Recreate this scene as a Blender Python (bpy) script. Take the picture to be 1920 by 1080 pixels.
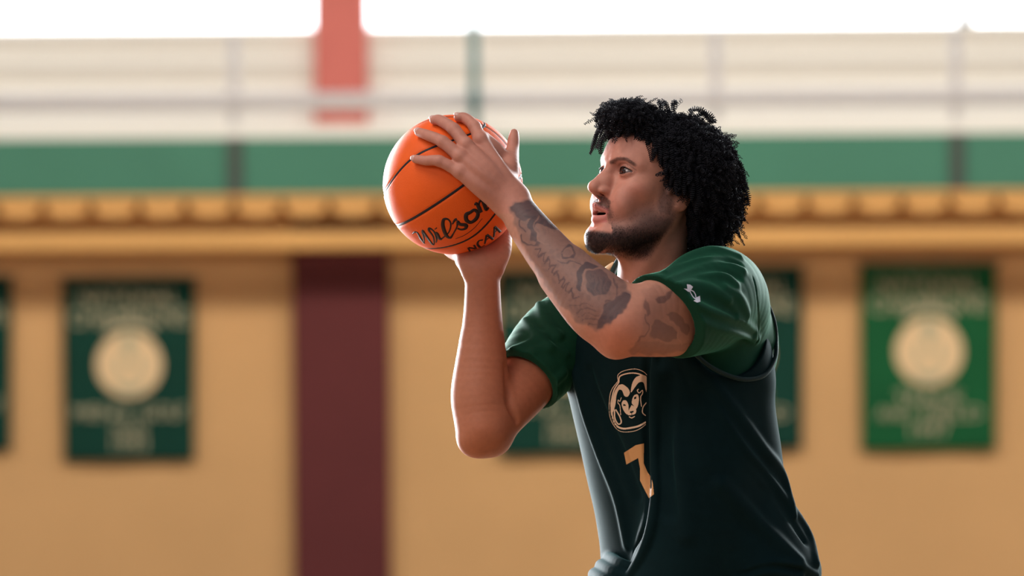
import bpy, bmesh, math, random
import numpy as np
from mathutils import Vector, Matrix

for o in list(bpy.data.objects):
    bpy.data.objects.remove(o, do_unlink=True)
random.seed(7)
rng = np.random.default_rng(11)
scene = bpy.context.scene
COL = scene.collection
R_ = math.radians

# ------------------------------------------------------------------ camera
CAM_D, CAM_Z, LENS = 9.8, 1.55, 200.0
ROLL = R_(0.40)
BALL_PX = 0.000916                       # metres per pixel at the player
LENS = 36.0 * CAM_D / (1920 * BALL_PX)
RIGHT = np.array([math.cos(ROLL), 0, -math.sin(ROLL)])
UP = np.array([math.sin(ROLL), 0, math.cos(ROLL)])
camd = bpy.data.cameras.new('camera')
cam = bpy.data.objects.new('camera', camd)
COL.objects.link(cam)
m = Matrix.Identity(4)
for i in range(3):
    m[i][0] = RIGHT[i]; m[i][1] = UP[i]; m[i][2] = (0, -1, 0)[i]
m[0][3], m[1][3], m[2][3] = 0, -CAM_D, CAM_Z
cam.matrix_world = m
camd.sensor_width = 36
camd.lens = LENS
camd.clip_end = 200
camd.dof.use_dof = True
camd.dof.focus_distance = CAM_D - 0.13
camd.dof.aperture_fstop = LENS / 54.0
##CROP
scene.camera = cam

# ------------------------------------------------------------------ light
w = bpy.data.worlds.new('world'); scene.world = w; w.use_nodes = True
w.node_tree.nodes['Background'].inputs[0].default_value = (0.80, 0.84, 0.95, 1)
w.node_tree.nodes['Background'].inputs[1].default_value = 0.22

def area(name, loc, target, size, size_y, power, color):
    ld = bpy.data.lights.new(name, 'AREA'); ld.shape = 'RECTANGLE'
    ld.size = size; ld.size_y = size_y; ld.energy = power; ld.color = color
    o = bpy.data.objects.new(name, ld); COL.objects.link(o)
    o.location = loc
    o.rotation_euler = (Vector(target) - Vector(loc)).to_track_quat('-Z', 'Y').to_euler()
    return o
# unseen rim lights added behind the player (left and right of the frame)
area('window_light_left', (-4.6, 8.6, 2.2), (0, 0, 1.5), 3.2, 4.2, 4300, (0.93, 0.96, 1.0))
area('window_light_right', (5.2, 9.0, 4.2), (0, 0, 1.6), 4.0, 3.0, 1900, (0.90, 0.97, 1.0))
# gym lamps overhead
area('ceiling_lamp', (-3.0, -1.5, 7.5), (-0.5, 0, 1.5), 3.0, 3.0, 270, (1.0, 0.93, 0.84))
area('ceiling_lamp_front', (-4.5, -7.5, 6.5), (0, 0, 1.5), 4.0, 3.0, 235, (1.0, 0.93, 0.90))
# lamps along the far wall
for i, x in enumerate((-5, 0, 5)):
    area('wall_lamp', (x, 13.0, 5.2), (x, 19.6, 0.6), 3.0, 1.0, (134, 176, 194)[i], (1.0, 0.93, 0.84))
scene.view_settings.view_transform = 'Standard'
scene.view_settings.look = 'None'
scene.view_settings.exposure = 0.0
scene.view_settings.gamma = 1.0
scene.view_settings.use_curve_mapping = False

# ------------------------------------------------------------------ basic helpers
def P(px, py, y=0.0):
    s = BALL_PX * (CAM_D + y) / CAM_D
    v = (px - 960) * s * RIGHT + (540 - py) * s * UP
    return np.array([v[0], y, CAM_Z + v[2]])

def to_px(V):
    V = np.asarray(V, dtype=np.float64)
    s = BALL_PX * (CAM_D + V[:, 1]) / CAM_D
    q = V - np.array([0, 0, CAM_Z])
    a = q @ RIGHT; b = q @ UP
    return 960 + a / s, 540 - b / s

def lin(c):
    return tuple(((v / 255) / 12.92 if v / 255 <= 0.04045 else ((v / 255 + 0.055) / 1.055) ** 2.4) for v in c)

def tag(o, label=None, cat=None, group=None, kind=None):
    if label: o['label'] = label
    if cat: o['category'] = cat
    if group: o['group'] = group
    if kind: o['kind'] = kind
    return o

def empty(name, loc=(0, 0, 0)):
    o = bpy.data.objects.new(name, None); COL.objects.link(o); o.location = loc
    o.empty_display_size = 0.1
    return o

def link_mesh(name, me, mat, parent=None, smooth=True):
    if mat: me.materials.append(mat)
    if smooth and len(me.polygons):
        me.polygons.foreach_set('use_smooth', np.ones(len(me.polygons), dtype=bool))
    o = bpy.data.objects.new(name, me); COL.objects.link(o)
    if parent:
        o.parent = parent
        o.matrix_parent_inverse = Matrix.Translation(-Vector(parent.location))
    return o

def np_mesh(name, V, F, colors=None):
    V = np.asarray(V, dtype=np.float32); F = np.asarray(F, dtype=np.int32)
    k = F.shape[1]
    me = bpy.data.meshes.new(name)
    me.vertices.add(len(V)); me.vertices.foreach_set('co', V.ravel())
    me.loops.add(F.size); me.loops.foreach_set('vertex_index', F.ravel())
    me.polygons.add(len(F))
    me.polygons.foreach_set('loop_start', np.arange(0, F.size, k, dtype=np.int32))
    me.polygons.foreach_set('loop_total', np.full(len(F), k, dtype=np.int32))
    me.update(calc_edges=True)
    if colors is not None:
        a = me.color_attributes.new('Col', 'FLOAT_COLOR', 'POINT')
        c = np.ones((len(V), 4), dtype=np.float32); c[:, :colors.shape[1]] = colors
        a.data.foreach_set('color', c.ravel())
    return me

# ------------------------------------------------------------------ materials
def mat(name, col, rough=0.6, spec=0.4, noise=0.0, nscale=8.0, bump=0.0, bscale=200.0, metal=0.0, sheen=0.0, sheen_tint=None, sss=0.0, emit=0.0, attr=False, aniso=None, bdetail=2.0):
    mt = bpy.data.materials.new(name); mt.use_nodes = True
    nt = mt.node_tree; b = nt.nodes['Principled BSDF']
    b.inputs['Roughness'].default_value = rough
    b.inputs['Specular IOR Level'].default_value = spec
    b.inputs['Metallic'].default_value = metal
    c = tuple(col) + (1,)
    b.inputs['Base Color'].default_value = c
    tc = nt.nodes.new('ShaderNodeTexCoord')
    src = None
    if attr:
        at = nt.nodes.new('ShaderNodeAttribute'); at.attribute_name = 'Col'
        src = at.outputs['Color']
    if noise > 0:
        n = nt.nodes.new('ShaderNodeTexNoise'); n.inputs['Scale'].default_value = nscale; n.inputs['Detail'].default_value = 5
        nt.links.new(tc.outputs['Object'], n.inputs['Vector'])
        mr = nt.nodes.new('ShaderNodeMapRange')
        mr.inputs['From Min'].default_value = 0.3; mr.inputs['From Max'].default_value = 0.7
        mr.inputs['To Min'].default_value = 1 - noise; mr.inputs['To Max'].default_value = 1 + noise
        nt.links.new(n.outputs['Fac'], mr.inputs['Value'])
        mx = nt.nodes.new('ShaderNodeVectorMath'); mx.operation = 'SCALE'
        if src: nt.links.new(src, mx.inputs[0])
        else: mx.inputs[0].default_value = col
        nt.links.new(mr.outputs[0], mx.inputs['Scale'])
        src = mx.outputs[0]
    if src: nt.links.new(src, b.inputs['Base Color'])
    if bump > 0:
        n2 = nt.nodes.new('ShaderNodeTexNoise'); n2.inputs['Scale'].default_value = bscale; n2.inputs['Detail'].default_value = bdetail
        nt.links.new(tc.outputs['Object'], n2.inputs['Vector'])
        bp = nt.nodes.new('ShaderNodeBump'); bp.inputs['Strength'].default_value = bump; bp.inputs['Distance'].default_value = 0.001
        nt.links.new(n2.outputs['Fac'], bp.inputs['Height']); nt.links.new(bp.outputs[0], b.inputs['Normal'])
    if sheen > 0:
        b.inputs['Sheen Weight'].default_value = sheen; b.inputs['Sheen Roughness'].default_value = 0.35
        b.inputs['Sheen Tint'].default_value = tuple(sheen_tint or (1, 1, 1)) + (1,)
    if sss > 0:
        b.inputs['Subsurface Weight'].default_value = sss
        b.inputs['Subsurface Radius'].default_value = (1.0, 0.35, 0.2)
        b.inputs['Subsurface Scale'].default_value = 0.006
    if emit > 0:
        b.inputs['Emission Color'].default_value = c; b.inputs['Emission Strength'].default_value = emit
    return mt

M = {}
M['wall'] = mat('tan_wall_paint', lin((218, 172, 118)), 0.85, 0.2, noise=0.05, nscale=1.3)
M['side_wall'] = mat('grey_wall_paint', lin((158, 160, 162)), 0.85, 0.2, noise=0.04, nscale=1.3)
M['upper_wall'] = mat('cream_wall_paint', lin((240, 234, 224)), 0.8, 0.2, noise=0.02, nscale=1.0)
M['maroon'] = mat('maroon_paint', lin((98, 42, 42)), 0.7, 0.3, noise=0.05, nscale=3)
M['red'] = mat('red_brick_paint', lin((198, 106, 94)), 0.7, 0.3, noise=0.05, nscale=3)
M['fascia'] = mat('green_fascia', lin((70, 128, 104)), 0.6, 0.3, noise=0.05, nscale=2)
M['deck'] = mat('ochre_deck', lin((226, 172, 102)), 0.6, 0.3, noise=0.05, nscale=2)
M['rail'] = mat('grey_rail', lin((206, 200, 198)), 0.6, 0.3)
M['rail_warm'] = mat('beige_rail', lin((214, 204, 190)), 0.6, 0.3)
M['railpost'] = mat('dark_post', lin((74, 84, 76)), 0.6, 0.3)
M['teal'] = mat('teal_post', lin((40, 112, 112)), 0.5, 0.3)
M['banner_a'] = mat('banner_dark_green', lin((14, 62, 50)), 0.8, 0.2, noise=0.08, nscale=4)
M['banner_b'] = mat('banner_green', lin((22, 92, 52)), 0.8, 0.2, noise=0.08, nscale=4)
M['banner_text'] = mat('banner_lettering', lin((190, 184, 150)), 0.8, 0.2)
M['banner_emblem'] = mat('banner_emblem', lin((236, 206, 160)), 0.8, 0.2)
M['floor'] = mat('maple_floor', lin((146, 116, 84)), 0.35, 0.4, noise=0.1, nscale=3)
M['glow'] = mat('window_daylight', (0.92, 0.96, 1.0), 0.5, 0.1, emit=5.0)
M['frame'] = mat('window_frame', lin((230, 230, 228)), 0.5, 0.3)

# ------------------------------------------------------------------ the setting
def box(name, lo, hi, mt, parent=None, bev=0.0):
    bm = bmesh.new()
    bmesh.ops.create_cube(bm, size=1)
    lo = np.array(lo); hi = np.array(hi)
    for v in bm.verts:
        v.co = Vector([lo[i] + (v.co[i] + 0.5) * (hi[i] - lo[i]) for i in range(3)])
    if bev > 0:
        bmesh.ops.bevel(bm, geom=bm.edges[:], offset=bev, segments=2, profile=0.5, affect='EDGES')
    me = bpy.data.meshes.new(name); bm.to_mesh(me); bm.free()
    return link_mesh(name, me, mt, parent, smooth=False)

YW = 19.6                                   # front face of the far wall
def bx_(px, y=YW): return P(px, 540, y)[0]
def bz_(py, y=YW): return P(960, py, y)[2]

XL, XR = -9.0, 9.0
fl = box('floor', (XL, -12, -0.1), (XR, YW + 3.6, 0), M['floor']); tag(fl, kind='structure')
zs = bz_(455)
wl = box('wall_back', (XL, YW, 0), (XR, YW + 0.3, zs + 0.25), M['wall']); tag(wl, kind='structure')
for nm__, xw in (('wall_left', XL - .3), ('wall_right', XR)):
    sw = box(nm__, (xw, -12, 0), (xw + .3, YW + 3.6, 6.4), M['side_wall']); tag(sw, kind='structure')
# maroon pilaster of the lower wall
c1 = box('trim_1', (bx_(550), YW - 0.10, 0), (bx_(729), YW + 0.01, bz_(408)), M['maroon'], bev=0.01); tag(c1, kind='structure')
# walkway: the slab edge, its fascia, the fluted deck below it and a beam
YT = YW - 0.55                              # edge of the elevated track
def tz(py): return bz_(py, YT)
sl_ = box('trim_2', (XL, YT + 0.06, tz(366)), (XR, YW + 3.2, tz(262)), M['upper_wall']); tag(sl_, kind='structure')
fz = empty('track_fascia', (0, YT, tz(360)))
tag(fz, 'long green fascia board along the edge of the raised walkway', 'fascia')
px0 = -330
edges = [XL, bx_(443, YT), bx_(1796, YT), XR]
for i in range(3):
    box('panel', (edges[i] + 0.004, YT, tz(361)), (edges[i + 1] - 0.004, YT + 0.055, tz(255)), M['fascia'], fz, bev=0.006)
for p in (443, 1796):
    box('joint_cover', (bx_(p - 14, YT), YT - 0.03, tz(361.4)), (bx_(p + 14, YT), YT + 0.002, tz(254)), M['railpost'], fz, bev=0.004)
dk = empty('fluted_deck', (0, YT, tz(400)))
tag(dk, 'ochre metal deck with rounded flutes under the green fascia', 'deck')
def flute_mesh():
    # one trapezoid flute, 12 segments round
    wf = 0.215; h = 0.10; dd = 0.50
    prof = []
    for a in np.linspace(0, math.pi, 9):
        prof.append((-math.cos(a) * wf / 2, -math.sin(a) ** 0.5 * h))
    V, F = [], []
    for y in (0, dd):
        for x, z in prof: V.append((x, y, z))
    n = len(prof)
    for i in range(n - 1): F.append((i, i + 1, n + i + 1, n + i))
    F.append(tuple(range(n))[::-1]); F.append(tuple(range(n, 2 * n)))
    F.append((0, n, 2 * n - 1, n - 1))
    me = bpy.data.meshes.new('flute'); me.from_pydata(V, [], F); me.update()
    me.materials.append(M['deck'])
    return me
fm = flute_mesh()
for i in range(-12, 36):
    fo = bpy.data.objects.new('flute', fm); COL.objects.link(fo)
    fo.parent = dk
    fo.location = (bx_(37 + 89.5 * i, YT), 0.005, tz(366) - tz(400))
    if not (XL + 0.1 < fo.location[0] < XR - 0.1):
        bpy.data.objects.remove(fo)
box('deck_plate', (XL, YT - 0.02, tz(371)), (XR, YW - 0.012, tz(361.5)), M['deck'], dk)
box('ledge', (XL, YT + 0.10, tz(404)), (XR, YW - 0.012, tz(392)), M['deck'], dk)
bm_ = box('trim_3', (XL, YT + 0.02, tz(466)), (XR, YT + 0.16, tz(430)), M['deck'], bev=0.02); tag(bm_, kind='structure')
bm2 = box('trim_4', (XL, YW - 0.06, bz_(430)), (XR, YW, bz_(395)), M['wall']); tag(bm2, kind='structure')

# upper wall behind the walkway with its windows
YU = YW + 3.0
def uz(py): return bz_(py, YU)
uw = box('wall_upper', (XL, YU, uz(300)), (XR, YU + 0.3, uz(50)), M['upper_wall']); tag(uw, kind='structure')
HWIN = 3.2
rc = box('trim_5', (bx_(592, YU - .12), YU - 0.12, uz(285)), (bx_(692, YU - .12), YU + 0.02, uz(50) + HWIN), M['red'], bev=0.01); tag(rc, kind='structure')
wins = [(-1600, -620), (-600, 590), (694, 1800), (1830, 2900)]
for i, (a, b) in enumerate(wins):
    xa, xb = max(bx_(a, YU), XL), min(bx_(b, YU), XR)
    wn = box('window_%d' % (i + 1), (xa, YU + 0.06, uz(50)), (xb, YU + 0.08, uz(50) + HWIN), M['glow']); tag(wn, kind='structure')
    box('window_sill', (xa, YU - 0.01, uz(54)), (xb, YU + 0.1, uz(50)), M['frame'], wn)
# guard rail of the walkway
YR = YT + 0.20
def rz(py): return bz_(py, YR)
gr = empty('guard_rail', (0, YR, tz(262)))
tag(gr, 'pale guard rail of horizontal tubes and thin posts above the green fascia', 'railing')
def rod(name, a, b, r, mt, parent, n=12):
    a = Vector(a); b = Vector(b); d = b - a
    bm = bmesh.new()
    bmesh.ops.create_cone(bm, cap_ends=True, segments=n, radius1=r, radius2=r, depth=d.length)
    bmesh.ops.transform(bm, matrix=Matrix.Translation((a + b) / 2) @ d.to_track_quat('Z', 'Y').to_matrix().to_4x4(), verts=bm.verts)
    me = bpy.data.meshes.new(name); bm.to_mesh(me); bm.free()
    return link_mesh(name, me, mt, parent)
rod('tube', (XL, YR, rz(188)), (XR, YR, rz(188)), 0.045, M['rail'], gr)
for i, (a, b) in enumerate(((95, 60), (152, 117))):
    t_ = box('trim_%d' % (6 + i), (XL, YU - 0.03, uz(a)), (XR, YU + 0.01, uz(b)), M['rail_warm'], bev=0.008); tag(t_, kind='structure')
for px in (-460, 441, 1345, 1796):
    rod('post', (bx_(px, YR), YR + 0.03, rz(268)), (bx_(px, YR), YR + 0.03, rz(60)), 0.026, M['rail'], gr)
box('kerb', (XL, YR - 0.03, tz(262)), (XR, YR + 0.02, rz(232)), M['upper_wall'], gr)
tp = empty('teal_post', (bx_(892, YR - .1), YR - 0.1, tz(262)))
tag(tp, 'slim teal post standing behind the top of the ball', 'post')
rod('post', (bx_(892, YR - .1), YR - 0.1, rz(262)), (bx_(892, YR - .1), YR - 0.1, rz(42)), 0.024, M['teal'], tp)
rod('cap', (bx_(892, YR - .1), YR - 0.1, rz(44)), (bx_(892, YR - .1), YR - 0.1, rz(36)), 0.030, M['teal'], tp)

# banners
def text_mesh(s, width, height):
    cu = bpy.data.curves.new('t', 'FONT'); cu.body = s; cu.align_x = 'CENTER'; cu.align_y = 'CENTER'; cu.extrude = 0.003
    cu.resolution_u = 2
    o = bpy.data.objects.new('t', cu); COL.objects.link(o)
    bpy.context.view_layer.update()
    me = bpy.data.meshes.new_from_object(o.evaluated_get(bpy.context.evaluated_depsgraph_get()))
    bpy.data.objects.remove(o)
    n = len(me.vertices); co = np.zeros(n * 3); me.vertices.foreach_get('co', co); co = co.reshape(-1, 3)
    mn, mxx = co[:, :2].min(0), co[:, :2].max(0)
    co[:, 0] = (co[:, 0] - (mn[0] + mxx[0]) / 2) * width / (mxx[0] - mn[0])
    co[:, 1] = (co[:, 1] - (mn[1] + mxx[1]) / 2) * height / (mxx[1] - mn[1])
    V = np.stack([co[:, 0], co[:, 2] * -1, co[:, 1]], 1)
    me.vertices.foreach_set('co', V.astype(np.float32).ravel()); me.update()
    return me
def poly_mesh(name, polys, thick):
    bm = bmesh.new()
    for pts in polys:
        vs = [bm.verts.new((x, 0, z)) for x, z in pts]
        f = bm.faces.new(vs)
        ext = bmesh.ops.extrude_face_region(bm, geom=[f])
        for v in ext['geom']:
            if isinstance(v, bmesh.types.BMVert): v.co.y -= thick
    bmesh.ops.recalc_face_normals(bm, faces=bm.faces)
    me = bpy.data.meshes.new(name); bm.to_mesh(me); bm.free()
    return me
def circ(cx, cz, rx, rz_, n=24, a0=0, a1=2 * math.pi):
    return [(cx + rx * math.cos(a), cz + rz_ * math.sin(a)) for a in np.linspace(a0, a1, n, endpoint=(a1 - a0) < 6.28)]
def banner(px0, px1, py0, py1, mt, label, lines, seed):
    YB = YW - 0.05
    x0, x1 = bx_(px0, YB), bx_(px1, YB); z1, z0 = bz_(py0 + 4, YB), bz_(py1 + 4, YB)
    cx = (x0 + x1) / 2
    root = empty('banner', (cx, YB, z0))
    tag(root, label, 'banner', None)
    nx, nz = 24, 30; V, F = [], []
    rr = random.Random(seed); ph = rr.random() * 6
    W, H = x1 - x0, z1 - z0
    def wob(u, v): return 0.008 * math.sin(u * 9 + ph + v * 2) * (1 - v) + 0.004 * math.sin(v * 6 + ph)
    for side in (0, 1):
        for j in range(nz + 1):
            for i in range(nx + 1):
                u, v = i / nx, j / nz
                V.append((x0 + u * W * (1 - 0.015 * (1 - v)), YB - 0.012 + side * 0.004 + wob(u, v), z0 + v * H))
    s = (nx + 1) * (nz + 1)
    for j in range(nz):
        for i in range(nx):
            a = j * (nx + 1) + i
            F.append((a, a + 1, a + nx + 2, a + nx + 1)); F.append((s + a, s + a + nx + 1, s + a + nx + 2, s + a + 1))
    for i in range(nx):
        F.append((i, s + i, s + i + 1, i + 1)); t = nz * (nx + 1) + i; F.append((t, t + 1, s + t + 1, s + t))
    for j in range(nz):
        a = j * (nx + 1); F.append((a, a + nx + 1, s + a + nx + 1, s + a)); b = a + nx; F.append((b, s + b, s + b + nx + 1, b + nx + 1))
    me = bpy.data.meshes.new('cloth'); me.from_pydata(V, [], F); me.update()
    link_mesh('cloth', me, mt, root)
    rod('hanging_rod', (x0 - 0.02, YB - 0.006, z1), (x1 + 0.02, YB - 0.006, z1), 0.010, M['railpost'], root)
    sx, sz = W, H
    for (txt, v, wv, hv) in lines:
        words = txt.split(' '); tot = len(txt); at_ = -wv * W / 2
        for wd in words:
            ww = wv * W * len(wd) / tot
            o = link_mesh('lettering', text_mesh(wd, ww, hv * H), M['banner_text'], root, smooth=False)
            o.location = (cx + at_ + ww / 2, YB - 0.028, z0 + v * H)
            at_ += ww + wv * W / tot
    # emblem: light disc with two curled horns and a face in the cloth colour
    r = 0.25 * W; ez = z0 + 0.53 * H
    def at(polys, name, mm, dy):
        me = poly_mesh(name, polys, 0.003)
        o = link_mesh(name, me, mm, root, smooth=False); o.location = (cx, YB - 0.026 - dy, ez)
    at([circ(0, 0, r, r, 40)], 'emblem', M['banner_emblem'], 0)
    hornL = circ(-0.12 * r, 0.0, 0.16 * r, 0.16 * r, 12)
    at([[(-.10 * r, .95 * r), (.10 * r, .95 * r), (.22 * r, .55 * r), (.0, .15 * r), (-.22 * r, .55 * r)],
        circ(-.30 * r, -.05 * r, .09 * r, .22 * r, 12), circ(.30 * r, -.05 * r, .09 * r, .22 * r, 12),
        [(-.5 * r, -.45 * r), (-.15 * r, -.62 * r), (.15 * r, -.62 * r), (.5 * r, -.45 * r), (.3 * r, -.85 * r), (-.3 * r, -.85 * r)]],
       'emblem_shading', M['banner_text'], 0.004)
    at([circ(0, 0, 1.25 * r, 1.3 * r, 20, 0.9, 2.24) + circ(0, 0, 1.12 * r, 1.16 * r, 20, 2.24, 0.9)], 'emblem_arc', M['banner_text'], 0)
    return root
L1 = [('NATIONAL', .895, .74, .09), ('CHAMPIONS', .785, .90, .095), ("MEN'S GOLF", .27, .86, .075), ('1993', .10, .26, .085), ('NCAA', .185, .26, .06)]
L2 = [('NATIONAL', .89, .74, .09), ('CHAMPIONS', .785, .86, .095), ('TRACK', .285, .50, .075), ('AND FIELD', .20, .78, .065), ('1997', .11, .28, .085)]
banner(-228, 22, 510, 835, M['banner_a'], 'dark green banner cut off by the left edge of the photograph', L1, 3)
banner(118, 366, 513, 856, M['banner_a'], 'dark green banner on the tan wall left of the maroon pilaster, whole', L1, 4)
banner(934, 1180, 506, 850, M['banner_a'], 'dark green banner hanging behind the bent right elbow of the player', L1, 5)
banner(1262, 1505, 500, 842, M['banner_a'], 'dark green banner almost hidden behind the back of the player', L2, 6)
banner(1613, 1868, 496, 846, M['banner_b'], 'brighter green banner with round emblem near the right edge', L2, 7)

# ------------------------------------------------------------------ implicit modelling kit
class Vol:
    def __init__(s, lo, hi, h):
        s.lo = np.array(lo, float); s.h = h
        s.n = np.ceil((np.array(hi, float) - s.lo) / h).astype(int) + 1
        s.d = np.full(s.n, 0.05, dtype=np.float32)
        s.ax = [(s.lo[i] + np.arange(s.n[i]) * h).astype(np.float32) for i in range(3)]
    def sl(s, lo, hi):
        a = np.clip(np.floor((np.array(lo) - s.lo) / s.h).astype(int), 0, s.n)
        b = np.clip(np.ceil((np.array(hi) - s.lo) / s.h).astype(int) + 1, 0, s.n)
        return tuple(slice(int(a[i]), int(b[i])) for i in range(3))
    def xyz(s, q):
        return (s.ax[0][q[0]][:, None, None], s.ax[1][q[1]][None, :, None], s.ax[2][q[2]][None, None, :])
    def op(s, prim, k=0.006, mode='u'):
        fn, lo, hi = prim
        m_ = 0.008 + k
        q = s.sl(np.array(lo) - m_, np.array(hi) + m_)
        if any(t.stop <= t.start for t in q): return
        dn = fn(*s.xyz(q), s, q)
        d = s.d[q]
        if mode == 'u':
            hh = np.clip(0.5 + 0.5 * (d - dn) / k, 0, 1)
            s.d[q] = dn * hh + d * (1 - hh) - k * hh * (1 - hh)
        elif mode == 's':
            dn = -dn
            hh = np.clip(0.5 - 0.5 * (d - dn) / k, 0, 1)
            s.d[q] = dn * hh + d * (1 - hh) + k * hh * (1 - hh)
    def u(s, prim, k=0.006): s.op(prim, k, 'u')
    def c(s, prim, k=0.004): s.op(prim, k, 's')
    def surf(s, px, py, dflt=0.0):
        """depth y of the front surface below the pixel"""
        for it in range(3):
            p = P(px, py, dflt)
            i = int(round((p[0] - s.lo[0]) / s.h)); k = int(round((p[2] - s.lo[2]) / s.h))
            if not (0 <= i < s.n[0] and 0 <= k < s.n[2]): return dflt
            neg = np.nonzero(s.d[i, :, k] < 0)[0]
            if len(neg) == 0: return dflt
            j = neg[0]
            y = s.ax[1][j]
            if j > 0:
                a, b = s.d[i, j - 1, k], s.d[i, j, k]
                y = s.ax[1][j - 1] + s.h * a / (a - b)
            dflt = float(y)
        return dflt
    def on(s, px, py, off=0.0, dflt=0.0):
        y = s.surf(px, py, dflt)
        return P(px, py, y - off)
    def surf_many(s, px, py, dflt=0.0):
        y = np.full(len(px), dflt)
        neg = s.d < 0
        first = neg.argmax(1); anyn = neg.any(1)
        for it in range(3):
            sc = BALL_PX * (CAM_D + y) / CAM_D
            v = (px - 960)[:, None] * sc[:, None] * RIGHT + (540 - py)[:, None] * sc[:, None] * UP
            fx = (v[:, 0] - s.lo[0]) / s.h; fz = (v[:, 2] + CAM_Z - s.lo[2]) / s.h
            acc = np.zeros(len(px)); wt = np.zeros(len(px))
            for dx in (0, 1):
                for dz in (0, 1):
                    i = np.clip(np.floor(fx).astype(int) + dx, 0, s.n[0] - 1); k = np.clip(np.floor(fz).astype(int) + dz, 0, s.n[2] - 1)
                    j = first[i, k]; ok = anyn[i, k] & (j > 0)
                    a = s.d[i, np.maximum(j - 1, 0), k]; b = s.d[i, j, k]
                    yy = s.ax[1][np.maximum(j - 1, 0)] + s.h * a / np.where(np.abs(a - b) < 1e-9, 1, a - b)
                    wx = (fx - np.floor(fx)) if dx else 1 - (fx - np.floor(fx)); wz = (fz - np.floor(fz)) if dz else 1 - (fz - np.floor(fz))
                    ww = wx * wz * ok + 1e-9 * ok
                    acc += ww * np.where(ok, yy, 0); wt += ww
            y = np.where(wt > 0, acc / np.maximum(wt, 1e-12), y)
        return y, wt > 0

def _loc(X, Y, Z, c, R):
    x = X - c[0]; y = Y - c[1]; z = Z - c[2]
    if R is None: return x, y, z
    return tuple(R[i][0] * x + R[i][1] * y + R[i][2] * z for i in range(3))

def ell(c, r, R=None):
    c = np.array(c, float)
    if R is not None:
        R = np.array(R, float)
        e = np.sqrt(((R * np.array(r)[:, None]) ** 2).sum(0))
    else: e = np.array(r)
    def fn(X, Y, Z, s, q):
        x, y, z = _loc(X, Y, Z, c, R)
        k0 = np.sqrt((x / r[0]) ** 2 + (y / r[1]) ** 2 + (z / r[2]) ** 2)
        k1 = np.sqrt((x / r[0] ** 2) ** 2 + (y / r[1] ** 2) ** 2 + (z / r[2] ** 2) ** 2) + 1e-6
        return (k0 * (k0 - 1) / k1).astype(np.float32)
    return fn, c - e, c + e

def spline(pts, n=6):
    pts = np.array(pts, float)
    if len(pts) < 3: return pts
    ext = np.vstack([2 * pts[0] - pts[1], pts, 2 * pts[-1] - pts[-2]])
    out = []
    for i in range(len(pts) - 1):
        p0, p1, p2, p3 = ext[i:i + 4]
        for t in np.linspace(0, 1, n, endpoint=False):
            out.append(0.5 * (2 * p1 + (p2 - p0) * t + (2 * p0 - 5 * p1 + 4 * p2 - p3) * t * t + (3 * p1 - p0 - 3 * p2 + p3) * t ** 3))
    out.append(pts[-1])
    return np.array(out)

def chain(pts, rad, n=5, flat=None):
    """tapered tube through points; flat = (normal, factor) squeezes it along normal"""
    pr = np.column_stack([np.array(pts, float), np.broadcast_to(rad, (len(pts),))])
    pr = spline(pr, n)
    p = pr[:, :3]; r = pr[:, 3]
    rm = r.max()
    lo = (p - rm).min(0); hi = (p + rm).max(0)
    def fn(X, Y, Z, s, q):
        shp = (X.shape[0], Y.shape[1], Z.shape[2])
        out = np.full(shp, 0.05, dtype=np.float32)
        x0, y0, z0 = X[:, 0, 0], Y[0, :, 0], Z[0, 0, :]
        mg = 0.025
        for i in range(len(p) - 1):
            a, b = p[i], p[i + 1]; ra, rb = r[i], r[i + 1]; rr = max(ra, rb) + mg
            l_ = np.minimum(a, b) - rr; h_ = np.maximum(a, b) + rr
            qq = tuple(slice(int(np.searchsorted(v, l_[j])), int(np.searchsorted(v, h_[j]))) for j, v in enumerate((x0, y0, z0)))
            if any(t.stop <= t.start for t in qq): continue
            x = x0[qq[0]][:, None, None] - a[0]; y = y0[qq[1]][None, :, None] - a[1]; z = z0[qq[2]][None, None, :] - a[2]
            ab = b - a; L = float(ab @ ab) + 1e-12
            t = np.clip((x * ab[0] + y * ab[1] + z * ab[2]) / L, 0, 1)
            x = x - t * ab[0]; y = y - t * ab[1]; z = z - t * ab[2]
            if flat is not None:
                nn, kf = flat
                dn = (x * nn[0] + y * nn[1] + z * nn[2]) * (kf - 1)
                x = x + dn * nn[0]; y = y + dn * nn[1]; z = z + dn * nn[2]
            d = np.sqrt(x * x + y * y + z * z) - (ra + (rb - ra) * t)
            out[qq] = np.minimum(out[qq], d)
        return out
    return fn, lo, hi

def loft(levels, n=5, p=2.2):
    """levels: (z, cx, cy, a, b, angle) ; a along local u, b along local v; angle of u axis"""
    L = spline(np.array(sorted(levels)), n)
    zs_, rest = L[:, 0], L[:, 1:]
    rm = max(rest[:, 2].max(), rest[:, 3].max())
    lo = np.array([rest[:, 0].min() - rm, rest[:, 1].min() - rm, zs_[0]]); hi = np.array([rest[:, 0].max() + rm, rest[:, 1].max() + rm, zs_[-1]])
    def fn(X, Y, Z, s, q):
        z = Z[0, 0, :]
        g = [np.interp(z, zs_, rest[:, i]).astype(np.float32)[None, None, :] for i in range(5)]
        x = X - g[0]; y = Y - g[1]
        ca, sa = np.cos(g[4]), np.sin(g[4])
        u = (x * ca + y * sa); v = (-x * sa + y * ca)
        k0 = (np.abs(u / g[2]) ** p + np.abs(v / g[3]) ** p) ** (1 / p)
        gr_ = np.sqrt((u / g[2] ** 2) ** 2 + (v / g[3] ** 2) ** 2) + 1e-6
        d = k0 * (k0 - 1) / np.maximum(gr_, k0 / np.maximum(g[2], g[3]))
        dz = np.maximum(zs_[0] - Z, Z - zs_[-1])
        return np.maximum(d, dz).astype(np.float32)
    return fn, lo, hi

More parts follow.
